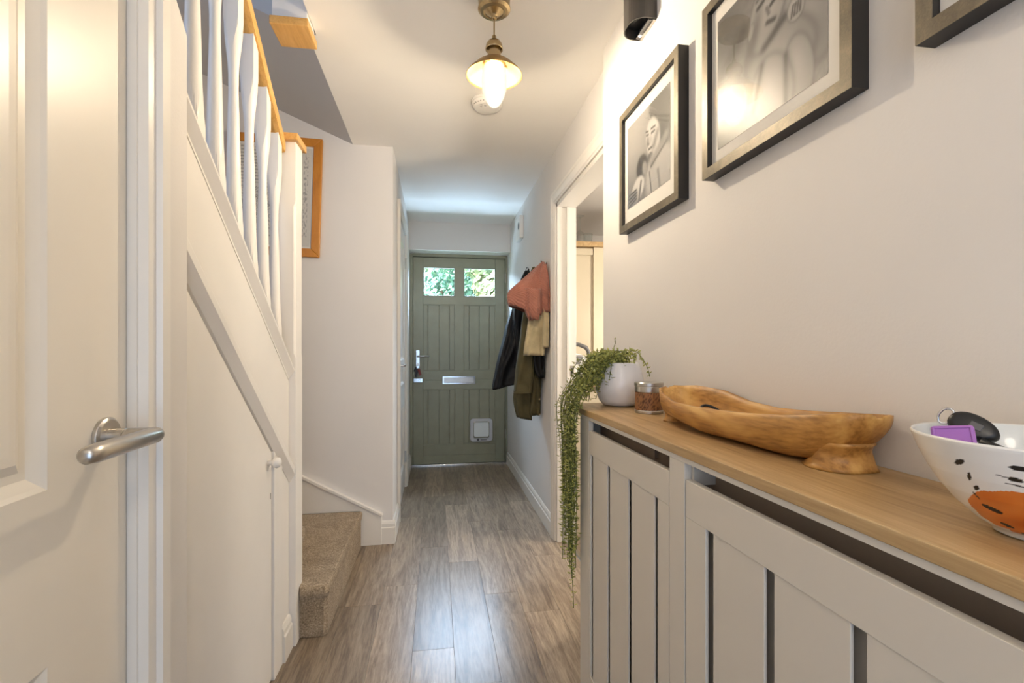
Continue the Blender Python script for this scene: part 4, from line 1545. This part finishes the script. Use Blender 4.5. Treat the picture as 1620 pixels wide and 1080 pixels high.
co = thing('coat', 'long olive green coat hanging beneath the cream cardigan', 'coat', (.6, 3.2, .62), group='coats on the hooks')
cloth_loft([(1.69, .648, .668, 3.26, .012), (1.6, .61, .69, 3.25, .03), (1.4, .60, .69, 3.24, .05), (1.1, .60, .692, 3.23, .055), (.9, .59, .692, 3.22, .06), (.76, .585, .688, 3.22, .055), (.69, .60, .682, 3.21, .05)], .012, 7, 2.0).build('coat_body', M['colive'], co, smooth=True)
cloth_loft([(1.55, .585, .645, 3.15, .03), (1.325, .553, .640, 3.12, .045), (1.181, .536, .638, 3.12, .048), (.976, .511, .626, 3.12, .045), (.9, .505, .62, 3.12, .045), (.85, .50, .614, 3.12, .045)], .006, 5, 1.4).build('sleeve', M['colive'], co, smooth=True)
cloth_loft([(.862, .497, .617, 3.12, .048), (.852, .497, .617, 3.12, .048), (.846, .497, .616, 3.12, .047)], .001, 3, 1.4).build('cuff', M['colive'], co, smooth=True)
cloth_loft([(1.1, .54, .63, 3.20, .04), (.93, .520, .638, 3.215, .05), (.80, .512, .637, 3.22, .05), (.73, .520, .634, 3.22, .05), (.665, .540, .632, 3.22, .045)], .010, 6, .3, lean=.20).build('coat_hem', M['colive'], co, smooth=True)
mb = MB()
for z_ in (.80, .70, 1.0):
    mb.lathe([(.006, 3.150), (.006, 3.156)], (.675, 0, z_), 12, 'y')
mb.build('button', M['brass'], co)

cr = thing('cardigan', 'cream knitted cardigan hanging below the pink jacket', 'cardigan', (.62, 3.0, 1.09), group='coats on the hooks')
cloth_loft([(1.66, .650, .672, 3.06, .012), (1.56, .615, .68, 3.04, .025), (1.458, .596, .664, 3.02, .035), (1.378, .58, .676, 3.01, .04), (1.26, .56, .680, 3.0, .045), (1.16, .548, .677, 3.0, .045), (1.092, .544, .673, 3.0, .045)],
           .008, 6, .7).build('cardigan_body', M['ccream'], cr, smooth=True)
cloth_loft([(1.50, .655, .683, 2.97, .02), (1.397, .648, .684, 2.955, .024), (1.337, .652, .690, 2.95, .026), (1.219, .652, .690, 2.95, .026), (1.14, .655, .684, 2.95, .024)], .004, 4, .2).build('sleeve', M['ccream'], cr, smooth=True)

cs = thing('scarf', 'short black garment end showing under the cream cardigan', 'garment', (.65, 3.02, .94), group='coats on the hooks')
cloth_loft([(1.60, .655, .675, 3.10, .012), (1.3, .64, .69, 3.10, .02), (1.10, .618, .688, 3.09, .025), (1.04, .622, .692, 3.09, .025), (.985, .632, .692, 3.09, .025), (.945, .655, .688, 3.09, .022)], .008, 5, 2.2).build('garment_body', M['cblack'], cs, smooth=True)

cp = thing('jacket', 'small pink quilted jacket hanging on top of the other coats', 'jacket', (.6, 3.0, 1.31), group='coats on the hooks')
jb = cloth_loft([(1.690, .668, .688, 3.05, .010), (1.64, .625, .69, 3.04, .03), (1.605, .59, .689, 3.02, .04), (1.523, .508, .68, 2.99, .055), (1.45, .435, .665, 2.97, .062), (1.415, .425, .655, 2.97, .062), (1.37, .44, .64, 2.97, .058)],
           .009, 6, .4, lean=.30)
nK = 40
nr = len(jb.v) // nK
jbo = jb.build('jacket_body', [M['cpink'], M['cpinkdark']], cp, smooth=True)
for i, p in enumerate(jbo.data.polygons):
    if i >= (nr - 4) * nK and i != (nr - 1) * nK:
        p.material_index = 1
cloth_loft([(1.50, .53, .64, 2.94, .05), (1.42, .53, .63, 2.93, .055), (1.36, .535, .625, 2.93, .05), (1.31, .56, .618, 2.93, .04)], .008, 5, 1.8).build('hood', M['cpink'], cp, smooth=True)
cloth_loft([(1.667, .655, .685, 2.99, .014), (1.60, .638, .693, 2.975, .024), (1.535, .628, .695, 2.965, .03), (1.417, .628, .697, 2.955, .034), (1.36, .65, .697, 2.955, .03)], .007, 5, 2.8).build('sleeve', M['cpink'], cp, smooth=True)
# keys hanging from the front door lock
ky = thing('key_bunch', 'bunch of keys with a red fob hanging from the front door lock', 'keys', (-.175, YD - .02, .87))
MB().tube([(-.175, YD - .012, .985), (-.175, YD - .034, .985)], .003, 8).build('door_key', M['steel'], ky)
MB().lathe([(.012, YD - .036), (.012, YD - .033)], (-.175, 0, .978), 14, 'y').build('key_bow', M['steel'], ky)
MB().tube([(-.175 + .014 * cos(a), YD - .036, .956 + .014 * sin(a)) for a in [2 * pi * j / 16 for j in range(17)]], .0014, 6).build('key_ring', M['chrome'], ky, smooth=True)
rot_box('red_fob', M['red'], ky, (-.158, YD - .036, .905), (.024, .008, .06), (0, radians(-14), 0), .003)
rot_box('black_fob', M['blackp'], ky, (-.186, YD - .034, .90), (.022, .009, .085), (0, radians(6), 0), .003)
rot_box('black_fob', M['blackp'], ky, (-.199, YD - .032, .935), (.014, .007, .05), (0, radians(24), 0), .002)

# ================================================================== KITCHEN GLIMPSE
kc = thing('kitchen_cabinet', 'tall cream kitchen cabinet with oak top seen through the doorway', 'cabinet', (1.2, 3.4, 0))
KY = 3.3
box('carcass', M['cream'], kc, .90, 1.60, KY + .002, KY + .45, 0, 1.845, .001)
box('oak_top', M['oak'], kc, .86, 1.64, KY - .045, KY + .48, 1.845, 1.880, .004)
kd = box('door_panel', M['cream'], kc, .905, 1.10, KY - .004, KY + .001, .1, 1.835, .001)
MB().box(.905, 1.085, KY - .020, KY - .002, 1.79, 1.835).build('door_rail', M['cream'], kd, bevel=.002)
MB().box(1.088, 1.16, KY - .026, KY + .001, .1, 1.843).build('door_stile', M['cream'], kc, bevel=.002)
# base unit with worktop in front of it
ku = thing('kitchen_counter', 'low kitchen counter with white worktop and brown edge inside the doorway', 'counter', (1.2, 3.0, 0))
box('unit', M['cream'], ku, XR + .12, 1.6, 2.86, KY - .06, 0, .93, .001)
box('worktop', M['plastic'], ku, XR + .105, 1.62, 2.835, KY - .05, .935, .965, .002)
box('worktop_edge', M['oak'], ku, XR + .105, 1.62, 2.822, 2.835, .905, .962, .002)
# upturned wine glasses on top


def wine_glass(x, y, z, label, h=.19, up=False):
    t = thing('wine_glass', label, 'glass', (x, y, z), group='glasses on the kitchen cabinet')
    prof = [(.034, 0), (.037, .02), (.038, .05), (.030, .08), (.010, .098), (.004, .105), (.004, h - .01), (.012, h - .004), (.034, h - .001), (.034, h)]
    MB().lathe([(r, z + .001 + hh) for r, hh in prof], (x, y, 0), 28, cap0=False).build('glass', M['wglass'], t, smooth=True)


wine_glass(1.02, KY + .08, 1.88, 'tallest upturned wine glass on the kitchen cabinet top', .205)
wine_glass(.955, KY + .05, 1.88, 'upturned wine glass leftmost on the kitchen cabinet top', .17)
gt = thing('tumbler', 'short glass tumbler right of the wine glasses on the kitchen cabinet', 'glass', (1.062, KY + .02, 1.88), group='glasses on the kitchen cabinet')
MB().lathe([(.026, 1.881), (.030, 1.89), (.032, 1.945), (.030, 1.945), (.027, 1.89), (.01, 1.887)], (1.062, KY + .02, 0), 24).build('glass', M['wglass'], gt, smooth=True)
# appliance with a grey loop handle
ap = thing('kitchen_appliance', 'white vented kitchen appliance with grey loop handle behind the trailing plant', 'appliance', (.88, 2.98, .965))
MB().prism([(.80, .966), (.955, .966), (.95, 1.06), (.925, 1.092), (.85, 1.112), (.80, 1.115)], 'y', 2.97, 3.10).build('body', M['plastic'], ap, bevel=.008)
mb = MB()
for k in range(6):
    mb.box(.852, .918 - .004 * k, 2.964, 2.9705, 1.088 - k * .010, 1.093 - k * .010)
mb.build('vent_slot', M['greyplastic'], ap)
MB().tube([(.80, 3.0, 1.165), (.84, 3.0, 1.168), (.90, 3.0, 1.160), (.945, 3.0, 1.142), (.962, 3.0, 1.115), (.970, 3.0, 1.05), (.972, 3.0, .985)], [.013, .013, .013, .014, .013, .012, .012], 12).build('handle', M['greyplastic'], ap, smooth=True)
MB().prism([(.79, .97), (.835, .985), (.842, 1.02), (.838, 1.15), (.825, 1.178), (.79, 1.185)], 'y', 2.93, 2.968).build('front_plate', M['greyplastic'], ap, bevel=.006)

# ================================================================== GARDEN BEYOND THE FRONT DOOR
gd = struct('ground', M['grass'], MB().box(-14, 14, YD + .3, 30, -.25, -.15), 'lawn outside the front door')
tr_r = random.Random(11)


def tree(x, y, h, r, label, mat, n=5200, fl=.7):
    t = thing('garden_tree', label, 'tree', (x, y, -.15), group='trees beyond the front door')
    MB().tube([(x, y, -.15), (x + .05, y, h * .3), (x - .03, y, h * .6)], [.16, .12, .07], 10).build('trunk', M['bark'], t)
    mb = MB()
    cl = []
    for k in range(26):
        a = tr_r.uniform(0, 2 * pi)
        q = tr_r.uniform(.1, .85) * r
        cl.append((x + q * cos(a), y + q * sin(a) * fl, h * tr_r.uniform(.35, 1.0), tr_r.uniform(.28, .5) * r))
    for k in range(n):
        cx, cy, cz, cr_ = cl[k % len(cl)]
        d = Vector((tr_r.gauss(0, 1), tr_r.gauss(0, 1), tr_r.gauss(0, 1))).normalized() * cr_ * tr_r.uniform(.75, 1.0)
        p = Vector((cx, cy, cz)) + d
        nrm = (d.normalized() + Vector((tr_r.uniform(-.6, .6), tr_r.uniform(-.6, .6), tr_r.uniform(-.3, .8)))).normalized()
        a = nrm.orthogonal().normalized()
        b = nrm.cross(a)
        l = tr_r.uniform(.06, .12)
        i0 = len(mb.v)
        mb.v += [tuple(p - a * l), tuple(p + b * l * .5 + nrm * .01), tuple(p + a * l), tuple(p - b * l * .5 + nrm * .01)]
        mb.f += [(i0, i0 + 1, i0 + 2, i0 + 3)]
    tag(mb.build('foliage', mat, t), kind='stuff')


tree(-1.6, 9.5, 3.6, 1.2, 'pale sunlit garden tree seen in the left door pane', M['treeleaf'])
tree(1.5, 9.9, 3.6, 1.1, 'pale sunlit garden tree seen in the right door pane', M['treeleaf'])
tree(.2, 13.2, 4.6, 1.5, 'blue-green garden tree farthest back behind the two pale ones', M['treeleaf2'])
tree(3.9, 13.4, 4.6, 1.6, 'blue-green garden tree at the right edge of the door pane', M['treeleaf2'], 3000)
